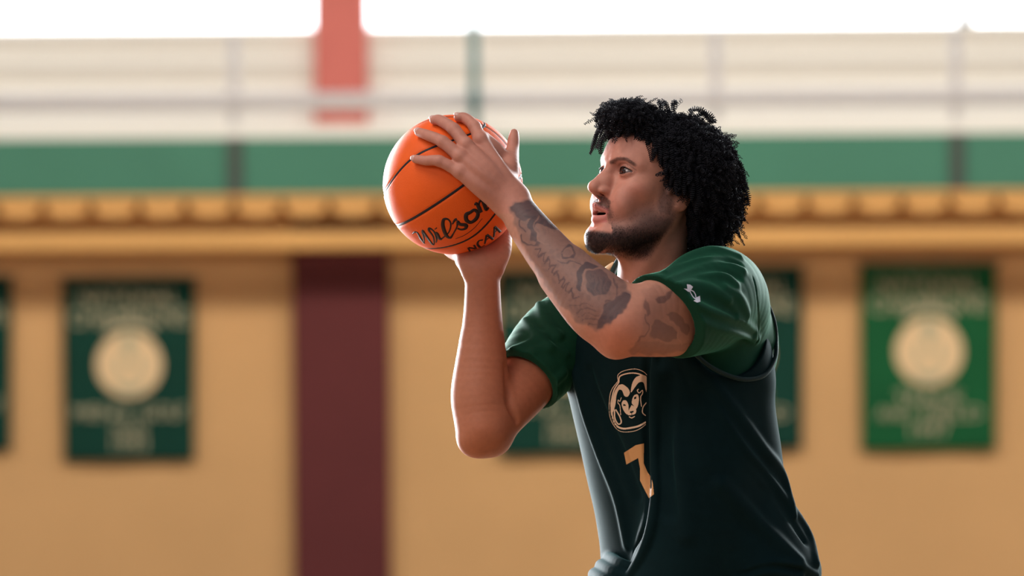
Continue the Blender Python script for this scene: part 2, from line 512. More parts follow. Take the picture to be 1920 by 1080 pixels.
def plane(pt, nrm, lo, hi):
    """solid on the side the normal points to, inside a box"""
    nrm = np.array(nrm, float); nrm /= np.linalg.norm(nrm)
    def fn(X, Y, Z, s, q):
        d = -((X - pt[0]) * nrm[0] + (Y - pt[1]) * nrm[1] + (Z - pt[2]) * nrm[2])
        e = np.maximum(np.maximum(np.maximum(lo[0] - X, X - hi[0]), np.maximum(lo[1] - Y, Y - hi[1])), np.maximum(lo[2] - Z, Z - hi[2]))
        return np.maximum(d, e).astype(np.float32)
    return fn, np.array(lo), np.array(hi)

def nets(vol):
    d = vol.d; nx, ny, nz = d.shape
    sg = d < 0
    cnt = np.zeros((nx - 1, ny - 1, nz - 1), dtype=np.uint8)
    for a in (0, 1):
        for b in (0, 1):
            for c in (0, 1):
                cnt += sg[a:nx - 1 + a, b:ny - 1 + b, c:nz - 1 + c]
    act = np.flatnonzero((cnt > 0) & (cnt < 8))
    del cnt
    I, J, K = np.unravel_index(act, (nx - 1, ny - 1, nz - 1))
    cv = np.empty((len(act), 2, 2, 2), dtype=np.float32)
    for a in (0, 1):
        for b in (0, 1):
            for c in (0, 1):
                cv[:, a, b, c] = d[I + a, J + b, K + c]
    acc = np.zeros((len(act), 3)); n = np.zeros(len(act))
    for ax in range(3):
        for e in range(4):
            o = [0, 0, 0]; oth = [i for i in range(3) if i != ax]
            o[oth[0]] = e & 1; o[oth[1]] = e >> 1
            o2 = list(o); o2[ax] = 1
            va = cv[:, o[0], o[1], o[2]]; vb = cv[:, o2[0], o2[1], o2[2]]
            cr = (va < 0) != (vb < 0)
            t = np.where(cr, va / np.where(cr, va - vb, 1), 0)
            pt = np.zeros((len(act), 3)); pt += o
            pt[:, ax] = t
            acc += pt * cr[:, None]; n += cr
    Vv = (np.stack([I, J, K], 1) + acc / n[:, None]) * vol.h + vol.lo
    F = []
    st = ((ny - 1) * (nz - 1), nz - 1, 1)
    for ax in range(3):
        q0 = [slice(None)] * 3; q1 = [slice(None)] * 3
        for i in range(3):
            if i == ax: q0[i] = slice(0, d.shape[i] - 1); q1[i] = slice(1, d.shape[i])
            else: q0[i] = slice(1, d.shape[i] - 1); q1[i] = slice(1, d.shape[i] - 1)
        A = sg[tuple(q0)]; B = sg[tuple(q1)]
        idx = np.nonzero(A != B)
        flip = A[idx]
        ii = [idx[0], idx[1], idx[2]]
        oth = [(ax + 1) % 3, (ax + 2) % 3]
        for o in oth: ii[o] = ii[o] + 1
        base = ii[0] * st[0] + ii[1] * st[1] + ii[2] * st[2]
        u, v = st[oth[0]], st[oth[1]]
        quad = np.stack([base - u - v, base - v, base, base - u], 1)
        quad[~flip] = quad[~flip][:, ::-1]
        F.append(quad)
    F = np.concatenate(F)
    F = np.searchsorted(act, F)
    return Vv, F

def smooth_verts(V, F, it=2, lam=0.5):
    V = V.copy()
    E = np.concatenate([F[:, [0, 1]], F[:, [1, 2]], F[:, [2, 3]], F[:, [3, 0]]])
    deg = np.bincount(E[:, 0], minlength=len(V)) + np.bincount(E[:, 1], minlength=len(V))
    for k in range(it):
        for l in (lam, -lam * 1.04):
            A = np.stack([np.bincount(E[:, 0], V[E[:, 1], i], len(V)) + np.bincount(E[:, 1], V[E[:, 0], i], len(V)) for i in range(3)], 1)
            V = V + l * (A / np.maximum(deg, 1)[:, None] - V)
    return V

def vnormals(V, F):
    n = np.cross(V[F[:, 2]] - V[F[:, 0]], V[F[:, 3]] - V[F[:, 1]])
    N = np.zeros_like(V)
    for k in range(4):
        for i in range(3): N[:, i] += np.bincount(F[:, k], n[:, i], len(V))
    return N / (np.linalg.norm(N, axis=1)[:, None] + 1e-12)

def in_poly(px, py, poly):
    c = np.zeros(px.shape, bool); n = len(poly)
    for i in range(n):
        x0, y0 = poly[i]; x1, y1 = poly[(i + 1) % n]
        if y0 == y1: continue
        cr = ((y0 > py) != (y1 > py)) & (px < (x1 - x0) * (py - y0) / (y1 - y0) + x0)
        c ^= cr
    return c
def d_line(px, py, pts):
    d = np.full(px.shape, 1e9)
    for (x0, y0), (x1, y1) in zip(pts[:-1], pts[1:]):
        L = (x1 - x0) ** 2 + (y1 - y0) ** 2 + 1e-9
        t = np.clip(((px - x0) * (x1 - x0) + (py - y0) * (y1 - y0)) / L, 0, 1)
        d = np.minimum(d, np.hypot(px - x0 - t * (x1 - x0), py - y0 - t * (y1 - y0)))
    return d
def smooth2(pts, n=6):
    return [tuple(p) for p in spline(np.array(pts, float), n)]
def sstep(a, b, x):
    t = np.clip((x - a) / (b - a), 0, 1); return t * t * (3 - 2 * t)

# ------------------------------------------------------------------ the ball
BR = 0.1200
BC = P(849, 346, 0.0)
def onball(px, py, off, dflt=0.0):
    y = dflt
    for _ in range(4):
        p = P(px, py, y) - BC
        r2 = p[0] ** 2 + p[2] ** 2; Rr = BR + off
        y = -math.sqrt(max(Rr * Rr - r2, 0.0)) if r2 < Rr * Rr else dflt
    return P(px, py, y)
def norm(v): v = np.array(v, float); return v / np.linalg.norm(v)
# seam frame: n = pole of the straight seam, t and e along it (camera space x right, y up, z towards the camera)
def cs(v): return v[0] * RIGHT + v[1] * UP + v[2] * np.array([0, -1, 0])
sn = norm([-0.5738, 0.8048, 0.118]); st_ = np.array([-0.15, -0.28, 0.95]); st_ = norm(st_ - sn * (st_ @ sn)); se = np.cross(sn, st_)
SN, ST, SE = cs(sn), cs(st_), cs(se)
def seam_curves():
    a = np.linspace(0, 2 * np.pi, 241)
    out = [np.outer(np.cos(a), ST) + np.outer(np.sin(a), SE), np.outer(np.cos(a), SN) + np.outer(np.sin(a), SE)]
    for sg in (1, -1):
        h = sg * (0.71 - 0.26 * np.sin(a) ** 2); w_ = np.sqrt(1 - h * h)
        out.append(np.outer(h, SN) + np.outer(w_ * np.cos(a), ST) + np.outer(w_ * np.sin(a), SE))
    return out
def build_ball():
    root = empty('basketball', tuple(BC))
    tag(root, 'orange basketball with black seams and script lettering held above the shoulder', 'ball')
    bm = bmesh.new(); bmesh.ops.create_icosphere(bm, subdivisions=7, radius=1.0)
    me = bpy.data.meshes.new('shell'); bm.to_mesh(me); bm.free()
    n = len(me.vertices); co = np.zeros(n * 3, dtype=np.float32); me.vertices.foreach_get('co', co); U = co.reshape(-1, 3).astype(float)
    U /= np.linalg.norm(U, axis=1)[:, None]
    h = U @ SN; t_ = U @ ST; e_ = U @ SE
    d = np.minimum(np.abs(np.arcsin(np.clip(h, -1, 1))), np.abs(np.arcsin(np.clip(t_, -1, 1))))
    ang2 = e_ ** 2 / np.maximum(t_ ** 2 + e_ ** 2, 1e-9)
    d = np.minimum(d, np.abs(np.abs(np.arcsin(np.clip(h, -1, 1))) - np.arcsin(0.71 - 0.26 * ang2)) * 0.97)
    d *= BR
    r = BR - 0.0013 * (1 - sstep(0.0020, 0.0042, d))
    V = BC + U * r[:, None]
    me.vertices.foreach_set('co', V.astype(np.float32).ravel()); me.update()
    mt = mat('orange_leather', lin((232, 92, 24)), 0.60, 0.25, noise=0.06, nscale=14)
    nt = mt.node_tree; b = nt.nodes['Principled BSDF']
    tc = nt.nodes.new('ShaderNodeTexCoord'); vo = nt.nodes.new('ShaderNodeTexVoronoi'); vo.inputs['Scale'].default_value = 520
    bp = nt.nodes.new('ShaderNodeBump'); bp.inputs['Strength'].default_value = 0.35; bp.inputs['Distance'].default_value = 0.0006; bp.invert = True
    nt.links.new(tc.outputs['Object'], vo.inputs['Vector']); nt.links.new(vo.outputs['Distance'], bp.inputs['Height']); nt.links.new(bp.outputs[0], b.inputs['Normal'])
    link_mesh('shell', me, mt, root)
    black = mat('black_rubber', lin((30, 24, 30)), 0.6, 0.3)
    for c in seam_curves():
        c = c / np.linalg.norm(c, axis=1)[:, None]
        tg = np.gradient(c, axis=0); tg /= np.linalg.norm(tg, axis=1)[:, None]
        sd = np.cross(c, tg)
        rows = []
        for o, dr in ((-0.0022, -0.0010), (-0.0011, -0.0004), (0.0011, -0.0004), (0.0022, -0.0010)):
            q = c * (BR + dr) + sd * o
            rows.append(BC + q)
        V = np.stack(rows, 1).reshape(-1, 3); m_ = len(c); F = []
        for i in range(m_ - 1):
            for j in range(3): F.append((i * 4 + j, i * 4 + j + 1, i * 4 + 4 + j + 1, i * 4 + 4 + j))
        link_mesh('seam', np_mesh('seam', V, F), black, root)
    # lettering, strokes laid on the sphere along an arc parallel to the seams
    def pt(u, v):
        """u along the straight seam (angle from the letter middle), v towards the lower loop, in ball radii"""
        return u, v
    # letter baseline runs as seen from (775,448) to (915,378)
    ink = mat('ball_ink', lin((44, 24, 22)), 0.55, 0.3)
    def stroke(pts, w0, name='lettering'):
        pts = np.array(pts, float)
        if len(pts) == 2: pts = np.linspace(pts[0], pts[1], 9)
        pts = spline(pts, 7)
        # px -> sphere
        Q = np.array([(onball(x, y, 0.0004) - BC) for x, y in pts[:, :2]])
        Q /= np.linalg.norm(Q, axis=1)[:, None]
        tg = np.gradient(Q, axis=0); tg /= np.linalg.norm(tg, axis=1)[:, None] + 1e-9
        sd = np.cross(Q, tg)
        hw = pts[:, 2] * w0 * 0.5 * BALL_PX
        V = np.concatenate([BC + Q * (BR + 0.0004) + sd * hw[:, None], BC + Q * (BR + 0.0004) - sd * hw[:, None],
                            BC + Q * (BR - 0.0006) + sd * hw[:, None], BC + Q * (BR - 0.0006) - sd * hw[:, None]])
        n_ = len(Q); F = []
        for i in range(n_ - 1):
            F.append((i, i + 1, n_ + i + 1, n_ + i)); F.append((i, 2 * n_ + i, 2 * n_ + i + 1, i + 1)); F.append((n_ + i, n_ + i + 1, 3 * n_ + i + 1, 3 * n_ + i))
        return V, F
    def Z(a): return [(700 + x / 3.375, 180 + y / 3.375, w_) for x, y, w_ in a]
    letters = {
        'W': [[(248, 872, .4), (262, 862, .9), (280, 868, 1.1), (300, 905, 1.5), (322, 935, .8)],
              [(322, 935, .6), (318, 890, .8), (310, 862, 1.0), (318, 850, 1.4)],
              [(312, 852, 1.2), (330, 880, 1.5), (372, 938, 1.2), (385, 935, .6)],
              [(385, 935, .6), (378, 890, .8), (352, 852, 1.2), (358, 838, 1.0), (385, 862, .9), (400, 905, .8), (396, 928, .6)]],
        'i': [[(392, 862, .7), (404, 872, 1.4), (420, 905, 1.5), (436, 902, .7)], [(392, 838, 1.6), (397, 842, 1.6)]],
        'l': [[(436, 902, .6), (478, 862, .6), (490, 812, .7), (474, 782, .8), (446, 782, 1.3), (440, 822, 1.7), (460, 880, 1.7), (486, 898, 1.2), (506, 872, .6)]],
        's': [[(506, 872, .6), (528, 830, .7), (534, 794, 1.0), (548, 812, 1.5), (585, 818, 1.8), (584, 838, 1.4), (556, 846, 1.0), (532, 838, .8)],
              [(500, 812, .6), (516, 786, 1.1), (530, 780, 1.4)]],
        'o': [[(612, 738, 1.5), (588, 752, 1.9), (590, 786, 1.8), (618, 800, 1.6), (652, 776, 1.9), (662, 742, 1.7), (640, 722, 1.4), (612, 738, 1.5)]],
        'n': [[(640, 690, .7), (652, 680, 1.2), (668, 705, 1.8), (682, 738, 1.8)], [(668, 705, .7), (672, 672, .9), (690, 662, 1.5), (704, 690, 1.8), (716, 718, 1.6), (732, 706, .6)]],
    }
    def put(name, strokes, w0):
        VV, FF = [], []; o = 0
        for s_ in strokes:
            V, F = stroke(Z(s_), w0)
            VV.append(V); FF += [tuple(i + o for i in f) for f in F]; o += len(V)
        link_mesh(name, np_mesh(name, np.concatenate(VV), np.array(FF)), ink, root)
    for k_, s_ in letters.items(): put('letter', s_, 4.2)
    caps = {
        'N': [[(612, 985, 1), (600, 960, 1.2)], [(600, 960, 1.4), (652, 968, 1.6)], [(652, 968, 1), (636, 944, 1.2)]],
        'C': [[(694, 912, 1.2), (668, 918, 1.3), (660, 940, 1.4), (680, 958, 1.3), (706, 944, 1.2)]],
        'A': [[(706, 936, 1.2), (718, 878, 1.5)], [(718, 878, 1.5), (758, 908, 1.5)], [(714, 912, 1), (736, 896, 1)]],
        'A2': [[(764, 892, 1.2), (768, 826, 1.5)], [(768, 826, 1.5), (806, 862, 1.5)], [(767, 866, 1), (786, 846, 1)]],
    }
    for k_, s_ in caps.items(): put('letter', s_, 3.4)
    # thin outline rule under the script
    put('rule', [[(520, 905, .3), (580, 880, .4), (640, 835, .4), (690, 775, .3)]], 3)
    # valve
    return root
build_ball()

# ------------------------------------------------------------------ the player
PR = empty('person', (float(P(1300, 0, 0)[0]), 0.05, 0.0))
tag(PR, 'curly-haired person in dark green jersey and green shirt, aiming a basketball with both hands', 'person')
NS, NE, NW = P(1356, 580, -.085), P(1172, 612, -.27), P(958, 376, -.122)
FS, FE, FW = P(1066, 612, .16), P(908, 806, -.03), P(905, 508, -.005)
YAW, PITCH = R_(32), R_(12)
H0 = P(1221, 340, 0.0)
Fh = np.array([-math.cos(YAW), -math.sin(YAW), 0]); HL = np.array([math.sin(YAW), -math.cos(YAW), 0]); Zv = np.array([0, 0, 1.0])
HF = math.cos(PITCH) * Fh + math.sin(PITCH) * Zv; HU = -math.sin(PITCH) * Fh + math.cos(PITCH) * Zv
HR = np.array([HL, HF, HU])
def stretch(u):
    u = np.asarray(u, float)
    return np.where(u < -.080, -.087 + (u + .080) * 1.12, np.where(u < -.045, -.045 + (u + .045) * 1.20, u))
def unstretch(w):
    return np.where(w < -.087, -.080 + (w + .087) / 1.12, np.where(w < -.045, -.045 + (w + .045) / 1.20, w))
def H(l, f, u): return H0 + l * HL + f * HF + float(stretch(u)) * HU
def hell(l, f, u, r): return ell(H(l, f, u), r, HR)
def hrot(ax_l, deg):       # head frame turned about the left axis
    a = R_(deg); return np.array([HL, math.cos(a) * HF + math.sin(a) * HU, -math.sin(a) * HF + math.cos(a) * HU])

TY = R_(45)
TF = np.array([-math.cos(TY), -math.sin(TY), 0]); TL = np.array([math.sin(TY), -math.cos(TY), 0])
TANG = math.atan2(TL[1], TL[0])
def level(py, x0, x1, y, ratio=0.70, grow=0.0, p_=0):
    """one torso slice whose silhouette runs from pixel x0 to x1"""
    a0 = P(x0, py, y); a1 = P(x1, py, y)
    hw = (a1[0] - a0[0]) / 2 + grow
    a = hw / math.sqrt(math.sin(TY) ** 2 + (ratio * math.cos(TY)) ** 2) * 0.985
    c = (a0 + a1) / 2
    return (c[2], c[0], c[1], a, a * ratio, TANG)

NAILS = []
def build_body():
    h = 0.0016
    lo = np.array([P(765, 0)[0], -0.36, P(0, 905)[2]]); hi = np.array([P(1450, 0)[0], 0.30, P(0, 205)[2]])
    B = Vol(lo, hi, h)
    # neck and upper trunk
    B.u(loft([level(905, 1150, 1390, .05, .62), level(800, 1115, 1405, .05, .62), level(700, 1105, 1410, .045, .62), level(620, 1120, 1400, .04, .6), level(560, 1160, 1380, .04, .55), level(520, 1200, 1350, .04, .5)]), .01)
    B.u(chain([NS + [0, 0, .005], P(1290, 566, -.03), P(1215, 575, .05), P(1130, 595, .12), FS], [.058, .052, .048, .048, .054]), .03)
    B.u(chain([P(1228, 590, .03), P(1220, 525, .020), P(1228, 455, .010), H(0, -.03, -.02)], [.064, .058, .057, .058]), .03)
    # sternocleidomastoid + throat
    B.u(chain([H(.058, -.022, -.045), P(1215, 480, -.035), P(1185, 548, -.028)], [.011, .012, .010]), .018)
    B.u(chain([H(.0, .035, -.115), P(1183, 505, -.012), P(1178, 545, .005)], [.014, .014, .012]), .02)
    # ---- near arm
    B.u(chain([NS, NS * .6 + NE * .4, NS * .2 + NE * .8, NE], [.060, .060, .053, .045]), .02)
    mid = lambda a, b, t: a * (1 - t) + b * t
    ud = norm(NE - NS); fd = norm(NW - NE)
    B.u(chain([NE, P(1130, 578, -.25), P(1088, 541, -.225), P(1040, 487, -.185), P(997, 433, -.152), P(974, 400, -.133), NW], [.045, .050, .045, .041, .035, .031, .0305]), .014)
    # biceps bulge meeting the forearm in the crook, triceps under, brachioradialis
    B.u(chain([P(1330, 560, -.17), P(1265, 560, -.215), P(1215, 568, -.25)], [.045, .046, .036]), .02)
    B.u(chain([P(1320, 612, -.15), P(1260, 620, -.20), P(1200, 628, -.25)], [.040, .040, .030]), .02)
    B.u(chain([P(1192, 584, -.27), P(1140, 548, -.25), P(1078, 492, -.205)], [.030, .029, .020]), .02)
    B.u(chain([P(1152, 638, -.27), P(1100, 600, -.25), P(1038, 528, -.195)], [.024, .026, .018]), .02)
    B.u(ell(P(1152, 641, -.262), (.024, .024, .024)), .02)
    # ---- far arm
    B.u(chain([FS, mid(FS, FE, .5), FE], [.062, .052, .043]), .02)
    B.u(chain([P(1040, 655, .12), P(985, 722, .045), P(945, 770, .0)], [.04, .044, .036]), .02)
    B.u(chain([FE + [.0, 0, .004], P(903, 745, -.02), P(904, 680, -.012), P(905, 590, -.005), FW], [.042, .048, .043, .033, .029]), .014)
    B.u(chain([P(893, 815, -.03), P(882, 740, -.02), P(893, 640, -.01)], [.026, .028, .018]), .02)
    B.u(ell(P(893, 830, -.035), (.026, .024, .022)), .02)
    B.u(ell(P(925, 822, -.01), (.03, .03, .03)), .02)
    B.c(chain([B.on(948, 690, .0), B.on(951, 730, .0), B.on(957, 762, .0), B.on(968, 790, -.002)], [.0035, .0040, .0040, .0015]), .012)
    # ---- far hand, bent back below and behind the ball
    def ballpt(az, el, off):
        v = np.array([math.cos(el) * math.sin(az), math.cos(el) * math.cos(az), math.sin(el)])
        return BC + v * (BR + off)
    wr = FW
    palm = ballpt(R_(62), R_(-58), .017)
    mcps = [ballpt(R_(a), R_(e), .013) for a, e in ((-4, -44), (16, -32), (35, -26), (54, -26))]
    for j, mc in enumerate(mcps):
        B.u(chain([mid(wr, P(898, 478, .0), .6) + [(-.012, -.004, .004, .012)[j], .0, 0], palm * .5 + (mid(wr, mc, .6)) * .5, mc], [.021, .018, .0125]), .012)
        a0 = (-22, 6, 30, 58)[j]
        e0 = (-44, -32, -26, -26)[j]
        tip = (ballpt(R_(a0 - 6), R_(e0 + 18), .010), ballpt(R_(a0), R_(e0 + 34), .009), ballpt(R_(a0), R_(e0 + 46), .008))
        if j == 0: tip = (ballpt(R_(-20), R_(-34), .010), ballpt(R_(-32), R_(-20), .009), ballpt(R_(-38), R_(-9), .008))
        B.u(chain([mc, *tip], [.0115, .010, .0092, .0078]), .005)
    B.u(chain([P(925, 500, .0), P(938, 470, .01), P(945, 442, .03)], [.020, .019, .014]), .012)       # hypothenar side
    B.u(chain([P(886, 505, -.008), P(876, 488, -.005), P(870, 480, .02)], [.020, .017, .015]), .012)  # thenar
    B.u(chain([P(872, 488, .005), P(867, 480, .03), ballpt(R_(-6), R_(-58), .012), ballpt(R_(-14), R_(-42), .010), ballpt(R_(-18), R_(-28), .009)], [.016, .014, .0115, .0105, .008]), .008)
    # ---- near hand on the camera side of the ball
    MC = [onball(900, 262, .015), onball(873, 272, .016), onball(862, 293, .015), onball(862, 322, .013)]
    base = [NW + a for a in (UPx * .008 for UPx in (RIGHT * 1.4 + UP * .9, RIGHT * .5 + UP * .3, -RIGHT * .5 - UP * .3, -RIGHT * 1.3 - UP * 1.0))]
    hm = [onball(936, 318, .024), onball(917, 318, .026), onball(905, 330, .026), onball(900, 352, .022)]
    for j in range(4):
        B.u(chain([base[j], hm[j], MC[j]], [.019, .0150, .0112]), .012)
    B.u(chain([onball(948, 305, .008), onball(930, 280, .011), onball(908, 259, .012)], [.013, .0125, .011]), .012)
    fingers = [
        ([MC[0], onball(890, 238, .0125), onball(873, 222, .0105), onball(860, 220, .009, -.03)], [.0118, .0104, .0093, .0082]),
        ([MC[1], onball(851, 243, .0150), onball(826, 226, .0115), onball(814, 225, .0090)], [.0118, .0106, .0095, .0080]),
        ([MC[2], onball(830, 266, .0150), onball(803, 254, .0110), onball(786, 248, .0085)], [.0115, .0102, .0092, .0078]),
        ([MC[3], onball(824, 302, .0125), onball(798, 301, .0095), onball(779, 298, .0075)], [.0108, .0094, .0084, .0072])]
    NAILS.clear()
    for p_, r_ in fingers:
        NAILS.append((p_[-1], norm(p_[-1] - p_[-2]), r_[-1]))
        B.u(chain(p_, r_, 6), .004)
    for j in range(4):
        w_ = norm(hm[j] - BC)
        B.u(chain([base[j] + w_ * .006, hm[j] + w_ * .0125, MC[j] + w_ * .0085], [.0030, .0034, .0030]), .010)
    for mc in MC: B.u(ell(mc + norm(mc - BC) * .003, (.0098,) * 3), .008)
    for p_, r_ in fingers: B.u(ell(p_[1] + norm(p_[1] - BC) * .0008, (.0103 * r_[1] / .0104,) * 3), .004)
    B.u(chain([onball(950, 345, .020), onball(956, 312, .020), P(961, 282, -.060), P(963, 262, -.048), P(964, 250, -.042)], [.019, .0155, .0112, .0100, .0078], 6), .010)
    # ---- head
    u, c = B.u, B.c
    u(hell(0, -.014, .022, (.077, .098, .080)), .03)
    u(hell(0, .030, .034, (.060, .056, .050)), .03)
    u(hell(0, .025, -.030, (.060, .060, .065)), .025)
    for s_ in (1, -1):
        u(chain([H(s_ * .056, -.006, -.030), H(s_ * .055, .004, -.064), H(s_ * .040, .046, -.090), H(s_ * .016, .078, -.106)], [.018, .022, .023, .022]), .022)
        u(hell(s_ * .047, .050, -.026, (.019, .026, .017)), .018)
        u(chain([H(s_ * .047, .060, .014), H(s_ * .030, .0765, .0200), H(s_ * .010, .0835, .0165)], [.0085, .0095, .0085]), .012)
        u(hell(s_ * .033, .072, -.052, (.020, .018, .024)), .02)
    u(hell(0, .045, -.085, (.038, .042, .040)), .02)
    u(hell(0, .084, -.106, (.020, .016, .022)), .018)
    u(hell(0, .070, -.064, (.032, .028, .028)), .018)
    for s_ in (1, -1):
        c(hell(s_ * .034, .094, .000, (.019, .0165, .0125)), .012)
        c(hell(s_ * .020, .098, -.004, (.010, .014, .014)), .010)
    # nose
    u(chain([H(0, .084, .010), H(0, .0905, -.004), H(0, .101, -.018), H(0, .1105, -.031)], [.0085, .0085, .0088, .0095]), .008)
    u(hell(0, .1120, -.0350, (.0112, .0110, .0098)), .006)
    for s_ in (1, -1):
        u(hell(s_ * .0090, .0925, -.0250, (.0080, .0120, .0150)), .008)
        u(hell(s_ * .0140, .0985, -.0390, (.0068, .0112, .0072)), .006)
        c(hell(s_ * .0150, .1035, -.0462, (.0085, .0082, .0044)), .002)
    u(chain([H(0, .108, -.043), H(0, .0965, -.048)], [.0050, .0050]), .004)
    # lips
    u(chain([H(-.026, .0815, -.0690), H(-.012, .0955, -.0645), H(-.004, .1010, -.0615), H(0, .1000, -.0625), H(.004, .1010, -.0615), H(.012, .0955, -.0645), H(.026, .0815, -.0690)], [.0030, .0052, .0062, .0060, .0062, .0052, .0030]), .004)
    u(chain([H(-.025, .0800, -.0715), H(-.012, .0930, -.0785), H(0, .0975, -.0805), H(.012, .0930, -.0785), H(.025, .0800, -.0715)], [.0026, .0050, .0060, .0050, .0026]), .005)
    c(hell(0, .0960, -.0715, (.0205, .0240, .0034)), .002)
    c(hell(0, .080, -.0715, (.017, .018, .008)), .002)
    c(chain([H(-.012, .094, -.0915), H(0, .1005, -.0925), H(.012, .094, -.0915)], [.002, .002, .002]), .010)
    u(hell(0, .0865, -.0950, (.018, .0105, .0120)), .008)
    u(hell(0, .0850, -.1100, (.019, .0140, .0165)), .012)
    # eyelids round the eyeballs, with an almond opening
    for s_ in (1, -1):
        ce = H(s_ * .0335, .0690, 0)
        u(ell(ce, (.0162, .0162, .0162)), .003)
        def lid(X, Y, Z, s, q, ce=ce, s_=s_):
            x, y, z = _loc(X, Y, Z, ce, HR)
            x = x * s_                      # outward positive
            xx = np.clip(x / .0160, -1, 1)
            up_ = .0066 * (1 - xx ** 2) + .0008 * xx
            dn_ = -.0052 * (1 - xx ** 2) + .0008 * xx
            d = np.maximum(z - up_, dn_ - z)
            d = np.maximum(d, np.abs(x) - .0158)
            d = np.maximum(d, .003 - y)
            return (d * .8).astype(np.float32)
        c((lid, ce - .02, ce + .02), .0012)
        c(ell(ce, (.0142,) * 3), .0006)
        # crease above the lid is painted
        if 0:         c(chain([ce + HL * s_ * -.009 + HF * .0125 + HU * .0095, ce + HF * .0145 + HU * .0112, ce + HL * s_ * .0135 + HF * .0085 + HU * .0078], [.0012] * 3), .0025)
        # ear
        er = np.array([norm(HL * s_ + HF * .35), norm(HF - HL * s_ * .35), HU])
        u(ell(H(s_ * .079, -.020, -.010), (.0055, .0175, .0290), er), .004)
        u(ell(H(s_ * .0775, -.014, -.037), (.0060, .0155, .0140), er), .005)
        c(ell(H(s_ * .0850, -.016, -.012), (.0065, .0100, .0180), er), .003)
        u(chain([H(s_ * .078, .0, -.020), H(s_ * .077, .006, -.010), H(s_ * .078, -.002, .014), H(s_ * .084, -.018, .016), H(s_ * .087, -.028, .0), H(s_ * .083, -.024, -.025), H(s_ * .078, -.010, -.044)], [.003, .0035, .0035, .0035, .0035, .0035, .004]), .004)
        u(hell(s_ * .0745, .0065, -.021, (.0035, .0045, .0060)), .003)
    # collar bones
    u(chain([P(1205, 552, -.045), P(1160, 556, .0)], [.010, .010]), .02)
    global BODYV
    BODYV = B
    V, F = nets(B)
    # cut the open bottom, it lies inside the shirt
    return V, F

